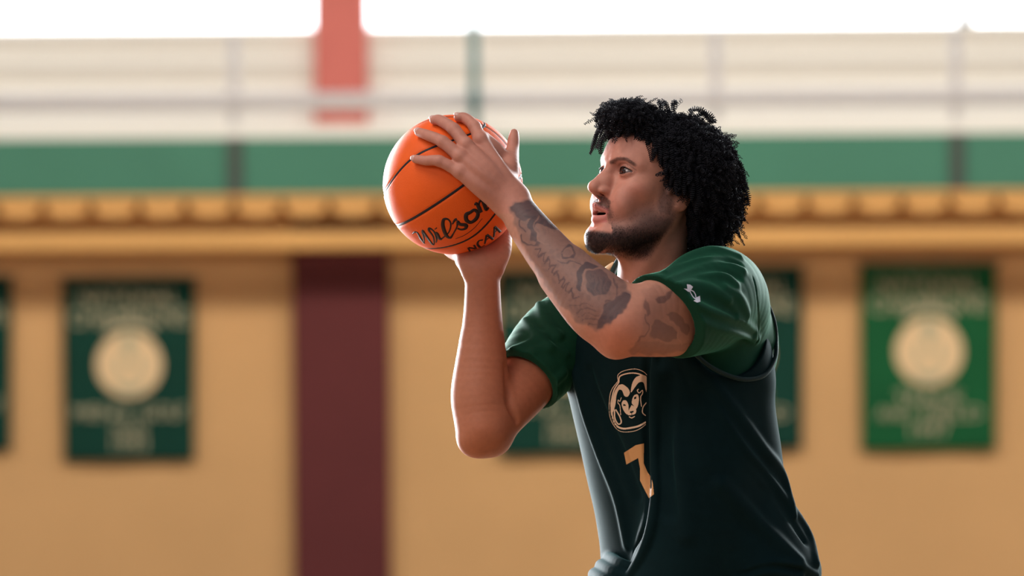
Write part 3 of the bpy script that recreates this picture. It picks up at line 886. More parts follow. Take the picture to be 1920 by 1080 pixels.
MASKS = {}
def paint_body(V, N):
    n = len(V)
    base = np.array(lin((184, 127, 106)))
    col = np.tile(base, (n, 1))
    def mix(mask, c):
        nonlocal col
        col = col * (1 - mask[:, None]) + np.array(c) * mask[:, None]
    q = V - H0
    l = np.abs(q @ HL); f = q @ HF; u = unstretch(q @ HU)
    head = (f > -.06) & (u > -.16) & (l < .1) & (np.linalg.norm(q, axis=1) < .19) & (V[:, 0] > P(1095, 0)[0])
    hd = head.astype(float)
    # pinker front of the face
    mix(hd * sstep(.02, .09, f) * .35, lin((206, 134, 118)))
    mix(hd * np.exp(-(((f - .062) / .018) ** 2 + ((u + .035) / .018) ** 2)) * .35, lin((206, 122, 100)))
    # beard: strong along the jaw and chin, thinner up the cheek
    jawline = -.060 - .030 * sstep(.03, .075, f)
    b = hd * sstep(jawline + .028, jawline - .012, u) * sstep(-.135, -.112, u - 0.0) * sstep(-.022, -.004, f + .25 * (u + .05))
    b = np.where(f > .085, hd * sstep(-.096, -.104, u), b)
    # sideburn
    sb = hd * sstep(-.010, .004, f) * sstep(.030, .016, f) * sstep(-.07, -.055, u) * sstep(.03, .0, u)
    b = np.maximum(b, sb * .9)
    # moustache
    mo = hd * sstep(.0200, .014, np.abs(u + .0545 + .35 * np.maximum(l - .010, 0)) * 2.2) * (f > .07) * sstep(.032, .026, l) * (l > .003)
    mo2 = hd * np.exp(-(((l - .028) / .005) ** 2 + ((u + .072) / .012) ** 2)) * (f > .06)
    MASKS['chin'] = b * sstep(-.078, -.095, u); MASKS['cheek'] = b; MASKS['lip'] = np.maximum(mo, mo2)
    b2 = np.clip(np.maximum(np.maximum(b, mo * .9), mo2 * .75), 0, 1)
    mix(b2 * .82, lin((50, 34, 34)))
    mix(np.clip(b * sstep(-.085, -.108, u), 0, 1) * .7, lin((30, 22, 26)))
    # brows
    br = d_line(l, u, [(.010, .0125), (.024, .0190), (.040, .0200), (.052, .0125)])
    brw = hd * (f > .045) * sstep(.0042, .0015, br) * sstep(.056, .050, l)
    MASKS['brow'] = brw
    mix(brw * .72, lin((52, 34, 32)))
    # eye line
    ce = np.hypot((l - .0325) / 1.5, u - .001)
    e2 = hd * (f > .06) * sstep(.0105, .0070, ce)
    mix(e2 * .35, lin((120, 72, 62)))
    cr = d_line(l, u, smooth2([(.020, .0085), (.027, .0125), (.036, .0130), (.044, .0105), (.052, .0045)], 5))
    mix(hd * (f > .045) * sstep(.0016, .0006, cr) * .5, lin((104, 62, 50)))  # lid crease: its shade drawn as a dark line in the skin colour
    mix(hd * (f > .05) * np.exp(-((l - .019) / .009) ** 2 - ((u - .006) / .010) ** 2) * .40, lin((120, 72, 56)))  # eye-socket shading painted into the skin, this line and the next
    mix(hd * (f > .045) * np.exp(-((l - .034) / .016) ** 2 - ((u - .010) / .007) ** 2) * .30, lin((120, 72, 56)))
    # lips
    lu = hd * (f > .083) * (l < .026) * ((u < -.0578 - .25 * l) & (u > -.0725)) * sstep(.0, .002, f - .083)
    ll = hd * (f > .083) * (l < .023) * ((u < -.0725) & (u > -.0895 + .25 * l))
    mix(np.clip(lu + ll, 0, 1) * .50, lin((190, 104, 104)))
    mix(hd * (f < .086) * (f > .05) * (l < .020) * (np.abs(u + .0715) < .0050) * 1.0 * (N @ HF < .3), lin((60, 24, 24)))
    # scalp below the hair
    sc = hd * sstep(.058, .066, u + .25 * np.minimum(f - .06, 0) * -1.2)
    sc = np.maximum(sc, (np.linalg.norm(q, axis=1) < .14) * (f < .005) * (u > -.015))
    mix(sc.astype(float) * .85, lin((40, 28, 28)))
    # hands a touch redder, elbows redder
    px, py = to_px(V)
    hand = (px < 1000) & (py < 400)
    mix(hand * .30, lin((196, 120, 108)))
    for (ex, ey, r_) in ((1150, 640, 60), (895, 835, 55)):
        mix(np.exp(-((px - ex) ** 2 + (py - ey) ** 2) / r_ ** 2) * .45 * (V[:, 1] < .08), lin((196, 96, 56)))
    mix((px < 1060) * (V[:, 1] > -.085) * sstep(440, 540, py) * .72, lin((166, 96, 62)))  # far arm: warm floor bounce and shade mixed into the skin colour
    # ---- tattoos of the near arm (ink lies on the side of the arm)
    arm = (px > 930) & (px < 1330) & (V[:, 1] < -.06) & (py > 300) & ~((np.linalg.norm(q, axis=1) < .15))
    T = np.zeros(n)
    px0, py0 = px, py
    px = px0 + 2.0 * np.sin(py0 * .21 + 1) + 1.2 * np.sin(px0 * .43 + py0 * .17); py = py0 + 2.0 * np.sin(px0 * .19) + 1.2 * np.sin(py0 * .39 - px0 * .23)
    def area_(poly, a, soft=4, cl=None):
        nonlocal T
        if len(poly) < 10: poly = smooth2(poly + [poly[0]], 4)[:-1]
        ins = in_poly(px, py, poly)
        dd = d_line(px, py, poly + [poly[0]])
        v = np.where(ins, 1 - .5 * np.exp(-dd / soft * 2), .5 * np.exp(-dd / soft * 2))
        v = np.clip((v - .2) / .6, 0, 1) * a
        T = np.maximum(T, v)
    def line_(pts, w_, a, sub=False):
        nonlocal T
        d = d_line(px, py, smooth2(pts, 5))
        v = sstep(w_ * .5 + 1.4, max(w_ * .5 - .8, 0.0), d) * a
        T = np.where(v > 0, (T * (1 - v)) if sub else np.maximum(T, v), T)
    # general grey haze of the sleeve
    area_([(957, 380), (990, 372), (1045, 405), (1100, 452), (1150, 500), (1182, 545), (1178, 575), (1140, 610), (1122, 618), (1085, 600), (1045, 550), (1010, 490), (975, 430)], .20, 10)
    area_([(958, 388), (985, 375), (1015, 388), (1030, 402), (1010, 405), (985, 412), (968, 408)], .85, 4)
    area_([(990, 420), (1000, 402), (1030, 402), (1048, 425), (1035, 430), (1015, 418), (1003, 432), (1010, 455), (996, 450)], .85, 3)
    line_([(1010, 405), (1002, 425), (1010, 448), (1028, 458)], 2.5, .8, True)
    line_([(975, 440), (985, 455), (1000, 462), (1012, 455)], 3, .8)
    line_([(985, 432), (975, 420), (972, 405)], 3, .8)
    for i in range(8):
        t = i / 7
        line_([(1003 + 62 * t, 470 + 82 * t), (1012 + 62 * t, 463 + 82 * t), (1010 + 62 * t, 478 + 82 * t), (1022 + 62 * t, 472 + 82 * t)], 2.2, .75)
    line_([(1052, 470), (1068, 462), (1078, 478), (1062, 486), (1054, 474)], 3, .8)
    line_([(1045, 488), (1062, 494), (1078, 490), (1094, 500)], 2.5, .7)
    area_([(1082, 505), (1092, 495), (1112, 494), (1122, 500), (1100, 506), (1090, 522), (1092, 545), (1082, 538)], .95, 3)
    area_([(1100, 512), (1116, 503), (1136, 512), (1146, 534), (1136, 552), (1112, 552), (1098, 538)], .78, 3)
    line_([(1098, 508), (1092, 530), (1102, 550)], 3, .9, True)
    for i in range(5):
        line_([(1108 + 6 * i, 515 + i), (1104 + 8 * i, 530), (1110 + 7 * i, 546)], 1.6, .95)
    line_([(1148, 522), (1158, 540), (1152, 560), (1136, 566)], 3, .7)
    area_([(1134, 572), (1158, 555), (1178, 548), (1180, 568), (1160, 592), (1132, 612), (1118, 615), (1128, 590)], .85, 5)
    for i in range(5):
        line_([(1070 + 8 * i, 575 + 9 * i), (1090 + 7 * i, 570 + 9 * i), (1112 + 5 * i, 573 + 9 * i)], 1.8, .6)
    # upper arm
    area_([(1205, 545), (1240, 535), (1290, 580), (1305, 640), (1250, 664), (1190, 662), (1205, 620)], .22, 8)
    area_([(1228, 561), (1262, 542), (1258, 556), (1236, 572)], .75, 4)
    area_([(1208, 558), (1218, 566), (1218, 590), (1210, 588)], .65, 4)
    area_([(1246, 585), (1275, 590), (1292, 612), (1290, 628), (1262, 606)], .6, 4)
    area_([(1220, 612), (1236, 600), (1258, 612), (1272, 636), (1244, 640), (1222, 632)], .62, 4)
    area_([(1180, 655), (1196, 640), (1230, 640), (1262, 646), (1290, 640), (1292, 655), (1240, 664), (1190, 664)], .42, 5)
    line_([(1208, 590), (1215, 605), (1212, 625), (1196, 642)], 3, .6)
    line_([(1252, 592), (1268, 618), (1276, 645)], 3, .5, True)
    sl_in = in_poly(px, py, [(957, 380), (990, 372), (1045, 405), (1100, 452), (1150, 500), (1182, 545), (1178, 575), (1140, 610), (1122, 618), (1085, 600), (1045, 550), (1010, 490), (975, 430)])
    a_ = (px * .73 + py * .68); b_ = (px * .68 - py * .73)
    wv = np.sin(a_ * .26 + 2.2 * np.sin(b_ * .11 + a_ * .05)) * np.sin(b_ * .30 + 2.0 * np.sin(a_ * .09)) + .5 * np.sin(a_ * .07 + 1.3 * np.sin(b_ * .06))
    T = np.where(sl_in, np.clip(T + .16 * sstep(.0, .9, wv), 0, .98), T)
    HZ = np.clip(1.0 - .0 * T, 0, 1) * in_poly(px, py, [(950, 385), (990, 366), (1045, 398), (1110, 452), (1160, 505), (1186, 545), (1180, 575), (1142, 612), (1122, 624), (1080, 606), (1035, 560), (1000, 505), (968, 440)])
    dz_ = d_line(px, py, [(950, 385), (990, 366), (1045, 398), (1110, 452), (1160, 505), (1186, 545), (1180, 575), (1142, 612), (1122, 624), (1080, 606), (1035, 560), (1000, 505), (968, 440), (950, 385)])
    HZ = HZ * sstep(0, 7, dz_) * arm * sstep(-.05, .25, -N[:, 1])
    mix(HZ * .62, lin((112, 86, 80)))
    T *= arm
    # fade where the surface turns away from this side
    T *= sstep(-.05, .25, -N[:, 1])
    mix(T * .82, lin((50, 42, 52)))
    return col

V, F = build_body()
nb = len(V)
# legs are modelled coarser, they join the trunk inside the shorts
HIPZ = 1.00
PC = P(1330, 1140, .07)
TRK = [level(880, 1140, 1400, .05, .62), level(960, 1160, 1430, .055, .62), level(1060, 1200, 1470, .06, .60), level(1150, 1210, 1480, .07, .62)]
def build_legs():
    B = Vol((PC[0] - .45, PC[1] - .55, -0.01), (PC[0] + .4, PC[1] + .45, P(0, 860)[2]), .006)
    B.u(loft(TRK), .02)
    for s_ in (1, -1):
        hip = np.array([PC[0], PC[1], .93]) + TL * s_ * .085
        knee = np.array([PC[0], PC[1], .53]) + TL * s_ * .15 + TF * .12
        ank = np.array([PC[0], PC[1], .115]) + TL * s_ * .17 - TF * .03
        B.u(chain([hip, hip * .5 + knee * .5, knee], [.098, .085, .060]), .03)
        B.u(chain([knee, knee * .65 + ank * .35 - TF * .015, ank], [.058, .060, .038]), .03)
        B.u(chain([ank, ank + TF * .07 - Zv * .055], [.038, .036]), .03)
    return nets(B)
V2, F2 = build_legs()
N1 = vnormals(V, F)
BV, BN = V, N1
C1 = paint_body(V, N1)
C2 = np.tile(np.array(lin((190, 126, 98))), (len(V2), 1))
skin = mat('skin', (0.5, 0.3, 0.2), 0.58, 0.36, attr=True, noise=0.05, nscale=120, bump=0.25, bscale=900, sss=0.12)
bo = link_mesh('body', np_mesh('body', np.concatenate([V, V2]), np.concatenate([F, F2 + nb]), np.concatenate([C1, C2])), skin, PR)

# ------------------------------------------------------------------ eyes, teeth
def build_eyes():
    gaze = norm(HF + .10 * HL * 0 - .03 * HU)
    em = mat('eye', (1, 1, 1), 0.12, 0.6, attr=True)
    lash = mat('lashes', lin((26, 18, 20)), 0.7, 0.2)
    for s_ in (1, -1):
        ce = H(s_ * .0335, .0690, 0)
        bm = bmesh.new(); bmesh.ops.create_icosphere(bm, subdivisions=6, radius=1.0)
        U = np.array([v.co[:] for v in bm.verts]); Fc = np.array([[v.index for v in f.verts] for f in bm.faces]); bm.free()
        U /= np.linalg.norm(U, axis=1)[:, None]
        g = norm(gaze + HL * .10)
        ang = np.arccos(np.clip(U @ g, -1, 1)) * .0138
        r = .0138 + .0008 * np.exp(-(ang / .0050) ** 2)
        c = np.tile(np.array(lin((158, 138, 134))), (len(U), 1))
        c[ang < .0070] = lin((36, 20, 16)); c[ang < .0061] = lin((56, 30, 22)); c[ang < .0026] = lin((8, 6, 6))
        link_mesh('eye', np_mesh('eye', ce + U * r[:, None], Fc, c), em, PR)
        # lash lines on both lid rims
        for nm, sg, hh, rr in (('upper_lashes', 1, .0066, .0010), ('lower_lashes', -1, .0052, .0005)):
            pts = []
            for t in np.linspace(-.97, .97, 15):
                x = t * .0154; z = sg * hh * (1 - (x / .0160) ** 2) + .0008 * x / .0160
                y = math.sqrt(max(0.0160 ** 2 - x * x - z * z, 1e-6))
                pts.append(ce + HL * s_ * x + HF * y + HU * z)
            V, F = tube(pts, [rr * (.5 + .5 * math.sin(math.pi * i / 14)) for i in range(15)], 6)
            link_mesh(nm, np_mesh(nm, V, F), lash, PR)
def tube(pts, rad, ns=8, closed=False):
    p = np.array(pts, float); n = len(p); rad = np.broadcast_to(rad, (n,))
    tg = np.gradient(p, axis=0)
    if closed: tg = np.roll(p, -1, 0) - np.roll(p, 1, 0)
    tg /= np.linalg.norm(tg, axis=1)[:, None] + 1e-12
    ref = np.array([0.31, 0.52, 0.79]); a = np.cross(tg, ref); a /= np.linalg.norm(a, axis=1)[:, None]; b = np.cross(tg, a)
    th = np.linspace(0, 2 * np.pi, ns, endpoint=False)
    V = (p[:, None] + rad[:, None, None] * (np.cos(th)[None, :, None] * a[:, None] + np.sin(th)[None, :, None] * b[:, None])).reshape(-1, 3)
    F = []
    for i in range(n if closed else n - 1):
        i2 = (i + 1) % n
        for j in range(ns): F.append((i * ns + j, i * ns + (j + 1) % ns, i2 * ns + (j + 1) % ns, i2 * ns + j))
    if not closed:
        c0 = len(V); V = np.vstack([V, p[:1], p[-1:]])
        for j in range(ns):
            F.append((c0, (j + 1) % ns, j, j)); F.append((c0 + 1, (n - 1) * ns + j, (n - 1) * ns + (j + 1) % ns, (n - 1) * ns + (j + 1) % ns))
        F = [f for f in F]
    F = np.array(F)
    if not closed:   # caps as degenerate-free quads: merge pairs
        F = F[:(n - 1) * ns]
    return V, F
build_eyes()
V, F = tube([H(l_, .0890 - 12 * l_ * l_, -.0672) for l_ in np.linspace(-.014, .014, 9)], .0024, 8)
link_mesh('teeth', np_mesh('teeth', V, F), mat('teeth', lin((200, 186, 170)), 0.25, 0.5), PR)

nm_ = mat('nail', lin((206, 160, 150)), 0.35, 0.5)
for tip, dr, r in NAILS:
    nn = norm(tip - BC); nn = norm(nn - dr * (nn @ dr)); sd = np.cross(dr, nn)
    bm = bmesh.new(); bmesh.ops.create_uvsphere(bm, u_segments=16, v_segments=10, radius=1.0)
    U = np.array([v.co[:] for v in bm.verts]); fs = [[v.index for v in f.verts] for f in bm.faces]; bm.free()
    Vn = tip + nn * r * .62 + dr * r * .25 + (U[:, :1] * dr * r * .85 + U[:, 1:2] * sd * r * .72 + U[:, 2:] * nn * r * .42)
    me = bpy.data.meshes.new('fingernail'); me.from_pydata([tuple(v) for v in Vn], [], fs); me.update()
    link_mesh('fingernail', me, nm_, PR)

# ------------------------------------------------------------------ clothes
def ridge(vol, pts, r, out, k=.012, mode='u', n=5, dflt=0.0):
    """a fold along pixel points; out = how far its crest stands off the cloth (negative for a groove's depth)"""
    Q = []
    def rs_(v):
        v = np.atleast_1d(np.array(v, float))
        return np.interp(np.linspace(0, 1, len(pts)), np.linspace(0, 1, len(v)), v) if len(v) > 1 else np.full(len(pts), v[0])
    rr = rs_(r); oo = rs_(out)
    for (x, y), ri, oi in zip(pts, rr, oo):
        yv = vol.surf(x, y, dflt)
        Q.append(P(x, y, yv + (ri - oi) if mode == 'u' else yv - (ri - oi)))
    vol.op(chain(Q, rr, n), k, mode)

JL = [(560, 1150, 1385), (620, 1078, 1430), (700, 1064, 1446), (760, 1075, 1446), (830, 1091, 1456), (900, 1106, 1466), (960, 1120, 1486), (1020, 1130, 1514), (1055, 1134, 1530), (1090, 1150, 1530), (1130, 1175, 1515)]
def build_tee():
    lo = np.array([P(925, 0)[0], -.34, P(0, 790)[2]]); hi = np.array([P(1475, 0)[0], .30, P(0, 435)[2]])
    B = Vol(lo, hi, .0024)
    B.u(loft([level(py, a + 18, b - 16, .050, .60) for py, a, b in JL if py >= 600 and py < 780] + [level(560, 1150, 1392, .045, .6), level(515, 1215, 1372, .04, .5)]), .01)
    # near shoulder and sleeve
    sh = [P(1372, 602, -.02), P(1339, 560, -.085), P(1312, 572, -.15), P(1268, 588, -.205), P(1225, 597, -.25)]
    B.u(chain(sh, [.066, .0865, .083, .0765, .0745]), .03)
    B.u(ell(P(1410, 645, .03), (.046, .06, .082)), .02)
    B.u(chain([P(1300, 520, .02), P(1345, 540, -.03), P(1362, 575, -.05)], [.045, .070, .062]), .03)
    # far shoulder and sleeve
    B.u(chain([P(1230, 560, .06), P(1195, 562, .09), P(1130, 590, .12)], [.060, .060, .062]), .02)
    B.u(chain([P(1150, 590, .10), P(1085, 622, .135), P(1040, 650, .105), P(990, 708, .045), P(960, 742, .012)], [.060, .078, .075, .064, .058]), .02)
    # folds on the near sleeve
    for pts in ([(1248, 512), (1285, 486), (1335, 470), (1385, 482)], [(1250, 520), (1290, 500), (1340, 490), (1392, 508)],
                [(1252, 530), (1300, 515), (1350, 515), (1380, 535)], [(1262, 540), (1300, 535), (1335, 545), (1365, 562)],
                [(1300, 570), (1340, 590), (1385, 605), (1415, 622)], [(1305, 592), (1345, 612), (1385, 622), (1418, 636)],
                [(1360, 540), (1385, 560), (1400, 590)]):
        ridge(B, pts, [.004, .0075, .008, .005], .0034, .012)
    for pts in ([(1246, 516), (1288, 493), (1338, 480), (1388, 495)], [(1252, 526), (1296, 508), (1346, 502), (1388, 520)], [(1302, 581), (1343, 601), (1385, 613), (1416, 630)], [(1300, 550), (1340, 565), (1380, 590)]):
        ridge(B, pts, [.004, .007, .007, .004], .0026, .009, 's')
    # folds on the far sleeve
    for pts in ([(975, 690), (1000, 660), (1030, 655), (1060, 665)], [(960, 655), (985, 650), (1020, 632), (1050, 628)], [(985, 600), (1005, 625), (1030, 650)], [(1010, 570), (1022, 600), (1045, 630)], [(1000, 735), (1030, 722), (1055, 700)]):
        ridge(B, pts, [.004, .007, .007, .004][:len(pts)], .0040, .010, dflt=.05)
    # hems cut square to the arms, sleeve mouths hollow
    ad = norm(NE - NS)
    hp = P(1263, 592, -.203) + norm(NE - NS) * .028
    hn = norm(norm(NE - NS) + np.array([.10, .0, -.42]))
    B.c(plane(hp, hn, hp - [.16, .16, .14], hp + [.075, .14, .14]), .002)
    B.c(chain([hp - ad * .026, hp + ad * .05], [.0595, .0595]), .003)
    fd_ = norm(FE - FS); fp = P(984, 716, .045)
    B.c(plane(fp, fd_, fp - [.10, .12, .10], fp + [.055, .10, .06]), .002)
    B.c(chain([fp - fd_ * .03, fp + fd_ * .05], [.053, .055]), .003)
    # neck opening
    B.c(chain([P(1212, 560, .015), P(1222, 520, .015), P(1228, 440, .0)], [.058, .061, .066]), .004)
    B.c(ell(P(1172, 548, -.05), (.038, .05, .045)), .004)
    # sleeve seam
    ridge(B, [(1412, 520), (1420, 565), (1422, 610), (1418, 645)], .0020, .0016, .0015, 's')
    V, F = nets(B)
    V = smooth_verts(V, F, 6)
    return B, V, F
TEE, V, F = build_tee()
teem = mat('green_shirt', lin((11, 60, 42)), 0.75, 0.15, noise=0.06, nscale=60, bump=0.25, bscale=1400, sheen=0.22, sheen_tint=(0.25, 0.9, 0.55))
TEEO = link_mesh('shirt', np_mesh('shirt', V, F), teem, PR)
def hem_band(name, c, nrm, r, w_, rt, mt):
    pass
# ribbed collar of the shirt
cpts = spline([P(1302, 470, .045), P(1285, 482, -.005), P(1250, 510, -.045), P(1215, 540, -.062), P(1180, 566, -.058), P(1152, 555, -.01), P(1149, 512, .045), P(1172, 478, .080), P(1225, 462, .095), P(1280, 462, .080), P(1302, 470, .045)], 6)[:-1]
V, F = tube(cpts, .0055, 10, closed=True)
link_mesh('collar', np_mesh('collar', V, F), mat('dark_collar', lin((12, 44, 40)), 0.6, 0.3), TEEO.parent)

def build_jersey():
    lo = np.array([P(1040, 0)[0], -.33, P(0, 1150)[2]]); hi = np.array([P(1560, 0)[0], .36, P(0, 520)[2]])
    B = Vol(lo, hi, .0024)
    B.u(loft([level(py, a, b, .045 + .00005 * (py - 560), .70) for py, a, b in JL], p=2.3), .01)
    # the near drape hanging from the armhole: its left lip hides part of the emblem
    B.u(chain([P(1312, 660, -.045), P(1318, 760, -.052), P(1322, 880, -.052), P(1310, 980, -.045), P(1290, 1100, -.03)], [.066, .078, .090, .098, .105]), .02)
    lip = [(1228, 664), (1228, 760), (1230, 860), (1231, 925), (1222, 990), (1205, 1040), (1180, 1086)]
    ridge(B, lip, .011, [.008, .012, .014, .014, .013, .010, .006], .005, dflt=-.1)
    ridge(B, [(1286, 668), (1336, 761), (1382, 835), (1429, 893), (1507, 991), (1530, 1056)], [.008, .010, .012, .012, .010, .006], [.004, .007, .009, .009, .007, .004], .012)
    ridge(B, [(1312, 690), (1363, 752), (1429, 842), (1466, 893), (1488, 967)], [.008, .009, .010, .009, .005], .007, .011)
    ridge(B, [(1351, 909), (1429, 990), (1499, 1053)], [.012, .012, .008], .008, .015)
    ridge(B, [(1240, 700), (1262, 800), (1285, 900), (1290, 1000)], [.01, .012, .012, .01], .003, .02)
    ridge(B, [(1082, 700), (1100, 770), (1129, 850), (1160, 930), (1178, 1020)], [.008, .011, .012, .011, .008], [.004, .008, .009, .008, .004], .012)
    ridge(B, [(1100, 700), (1120, 760), (1160, 850), (1190, 930)], [.010, .012, .012, .010], [.002, .004, .005, .003], .012, 's')
    for pts in ([(1213, 672), (1212, 760), (1214, 860), (1215, 925), (1205, 990), (1188, 1036)],):
        ridge(B, pts, .009, [.004, .007, .009, .010, .009, .005], .006, 's', dflt=-.1)
    ridge(B, [(1318, 735), (1345, 780), (1400, 855), (1448, 905), (1510, 1010)], .009, .004, .01, 's')
    ridge(B, [(1250, 720), (1245, 850), (1250, 960)], .014, .003, .014, 's')
    # rumpled lower edge pulled into the shorts
    for pts in ([(1400, 1072), (1450, 1056), (1500, 1062), (1530, 1078)], [(1380, 1086), (1440, 1072), (1500, 1080)]):
        ridge(B, pts, .006, .004, .008)
    ridge(B, [(1390, 1078), (1445, 1063), (1500, 1070)], .005, .004, .006, 's')
    for i, (x, y, r) in enumerate(((1141, 1046, .011), (1128, 1061, .012), (1116, 1078, .013), (1110, 1095, .012))):
        B.u(chain([P(x, y, .10), P(x + 4, y + 1, .05), P(x + 22, y + 10, -.02), P(x + 60, y + 22, -.06)], [r, r, r * .9, r * .6]), .004)
    # neck and arm openings
    B.c(chain([P(1205, 590, -.02), P(1215, 520, .015)], [.074, .085]), .003)
    B.c(ell(P(1374, 588, -.165), (.084, .215, .110)), .003)
    B.c(ell(P(1420, 540, -.12), (.10, .20, .09)), .003)
    V, F = nets(B)
    V = smooth_verts(V, F, 4)
    return B, V, F
JER, V, F = build_jersey()
jm = mat('dark_jersey', lin((11, 31, 34)), 0.8, 0.06, noise=0.08, nscale=40, bump=0.2, bscale=1200, sheen=0.06, sheen_tint=(0.15, 0.8, 0.8))
JERO = link_mesh('jersey', np_mesh('jersey', V, F), jm, PR)
# arm-hole binding, neck binding and the strap behind the near shoulder
V, F = tube(spline([P(1286, 640, -.175), P(1308, 668, -.168), P(1345, 695, -.148), P(1392, 711, -.115), P(1432, 704, -.075), P(1453, 672, -.03), P(1455, 640, .0), P(1451, 602, .0), P(1433, 556, .005), P(1412, 518, .02), P(1388, 492, .05), P(1350, 474, .055)], 6), .0038, 10)
link_mesh('armhole_binding', np_mesh('b', V, F), mat('jersey_binding', lin((14, 36, 36)), 0.7, 0.2, sheen=.15, sheen_tint=(.4, .8, .8)), JERO.parent)
gold = mat('cream_trim', lin((224, 200, 160)), 0.6, 0.3)
V, F = tube(spline([P(1290, 472, .02), P(1310, 463, .03), P(1345, 461, .035)], 5), [.004] * 11, 8)
link_mesh('neck_trim', np_mesh('t', V, F), gold, PR)
V, F = tube(spline([P(1134, 512, .06), P(1143, 503, .062), P(1152, 497, .065)], 5), [.0065] * 11, 8)
link_mesh('neck_trim', np_mesh('t', V, F), gold, PR)

sp_ = [JER.on(x, y, .0008, .05) for x, y in ((1442, 716), (1443, 760), (1446, 800), (1449, 822), (1444, 845), (1441, 862))]
# ---- printed marks: small grids laid on the cloth
def decal(name, vol, inside, x0, y0, x1, y1, step, mt, parent, off=.0007, dflt=-.1, label=None):
    xs = np.arange(x0, x1 + step, step); ys = np.arange(y0, y1 + step, step)
    gx, gy = np.meshgrid(xs, ys, indexing='ij')
    cxm = (gx[:-1, :-1] + step / 2); cym = (gy[:-1, :-1] + step / 2)
    m_ = inside(cxm, cym)
    i, j = np.nonzero(m_)
    ids = np.stack([i * gx.shape[1] + j, i * gx.shape[1] + j + 1, (i + 1) * gx.shape[1] + j + 1, (i + 1) * gx.shape[1] + j], 1)
    used, inv = np.unique(ids, return_inverse=True)
    F = inv.reshape(ids.shape)
    px, py = gx.ravel()[used], gy.ravel()[used]
    y, ok = vol.surf_many(px, py, dflt)
    sc = BALL_PX * (CAM_D + y - off) / CAM_D
    V = (px - 960)[:, None] * sc[:, None] * RIGHT + (540 - py)[:, None] * sc[:, None] * UP
    V[:, 2] += CAM_Z; V[:, 1] = y - off
    o = link_mesh(name, np_mesh(name, V, F), mt, parent)
    return o
print_cream = mat('cream_print', lin((226, 196, 168)), 0.6, 0.3)
print_gold = mat('gold_print', lin((202, 146, 92)), 0.55, 0.3)
print_white = mat('white_print', lin((226, 222, 236)), 0.5, 0.3)
def ZL(pts): return [(1100 + x / 3.856, 670 + y / 3.856) for x, y in pts]
def fold_x(py): return np.interp(py, [690, 800, 830, 870, 905, 935], [1213, 1211, 1209, 1212, 1224, 1227])
def emblem(px, py):
    m = np.zeros(px.shape, bool)
    def ln(pts, w_):
        nonlocal m
        m |= d_line(px, py, smooth2(ZL(pts), 5)) < w_ / 3.856 / 2
    def pl(pts, sub=False, sm=4):
        nonlocal m
        q = in_poly(px, py, smooth2(ZL(pts + [pts[0]]), sm)[:-1] if sm else ZL(pts))
        m = (m & ~q) if sub else (m | q)
    pl([(232, 200), (262, 196), (300, 225), (312, 258), (295, 285), (272, 278), (256, 240), (232, 236), (215, 280), (208, 340), (188, 400), (182, 340), (196, 262), (222, 215)])   # left horn
    pl([(358, 142), (400, 128), (438, 150), (438, 260), (425, 230), (410, 182), (378, 182), (350, 215), (320, 254), (326, 200), (340, 165)])      # right horn
    ln([(232, 178), (240, 138), (290, 118), (345, 114), (400, 128), (440, 155)], 9)
    ln([(178, 330), (184, 420), (212, 490), (262, 515), (330, 508), (380, 495), (425, 470)], 13)
    ln([(232, 180), (196, 240), (178, 320)], 9)
    ln([(227, 168), (226, 128), (268, 98), (350, 84), (410, 104), (442, 135)], 4.5)
    ln([(227, 172), (178, 240), (163, 330), (168, 430), (205, 505), (255, 538), (340, 534), (392, 512), (425, 486)], 4.5)
    # face
    pl([(262, 312), (285, 312), (302, 345), (300, 400), (290, 412), (268, 385), (252, 340)])
    pl([(345, 272), (368, 268), (378, 300), (372, 345), (358, 372), (340, 350), (326, 330), (332, 295)])
    pl([(325, 345), (352, 362), (358, 392), (345, 412), (300, 418), (300, 392)])
    ln([(308, 430), (325, 438), (345, 428)], 7)
    pl([(266, 335), (284, 345), (284, 352), (264, 350)], True, 0); pl([(344, 288), (360, 282), (358, 298), (342, 305)], True, 0)
    pl([(312, 392), (338, 386), (340, 396), (328, 402), (314, 402)], True, 0); ln2 = d_line(px, py, ZL([(326, 400), (326, 416)])) < .5; m &= ~ln2
    # ears and small curls
    ln([(246, 415), (240, 350), (226, 330), (228, 308), (240, 318), (250, 292)], 5)
    ln([(396, 355), (390, 290), (404, 262), (402, 238), (380, 258), (366, 240), (374, 230)], 6)
    ln([(202, 380), (204, 440), (228, 482), (250, 470), (240, 430), (212, 380)], 9)
    ln([(430, 330), (408, 360), (404, 400), (425, 420)], 7)
    return m & (px < fold_x(py))
decal('emblem', JER, emblem, 1138, 688, 1216, 812, .5, print_cream, PR)
seven = ZL([(270, 690), (355, 635), (415, 622), (412, 765), (440, 830), (492, 905), (487, 990), (450, 1018), (385, 890), (385, 800), (372, 728), (287, 775)])
decal('number', JER, lambda px, py: in_poly(px, py, seven) & (px < fold_x(py)), 1166, 828, 1232, 938, .5, print_gold, PR)
decal('chest_mark', JER, lambda px, py: in_poly(px, py, [(1092, 622), (1098, 630), (1103, 630), (1108, 638), (1100, 638), (1094, 632)]), 1090, 620, 1110, 640, .5, print_gold, PR)
def ZS(pts): return [(1100 + x / 3.6, 440 + y / 3.6) for x, y in pts]
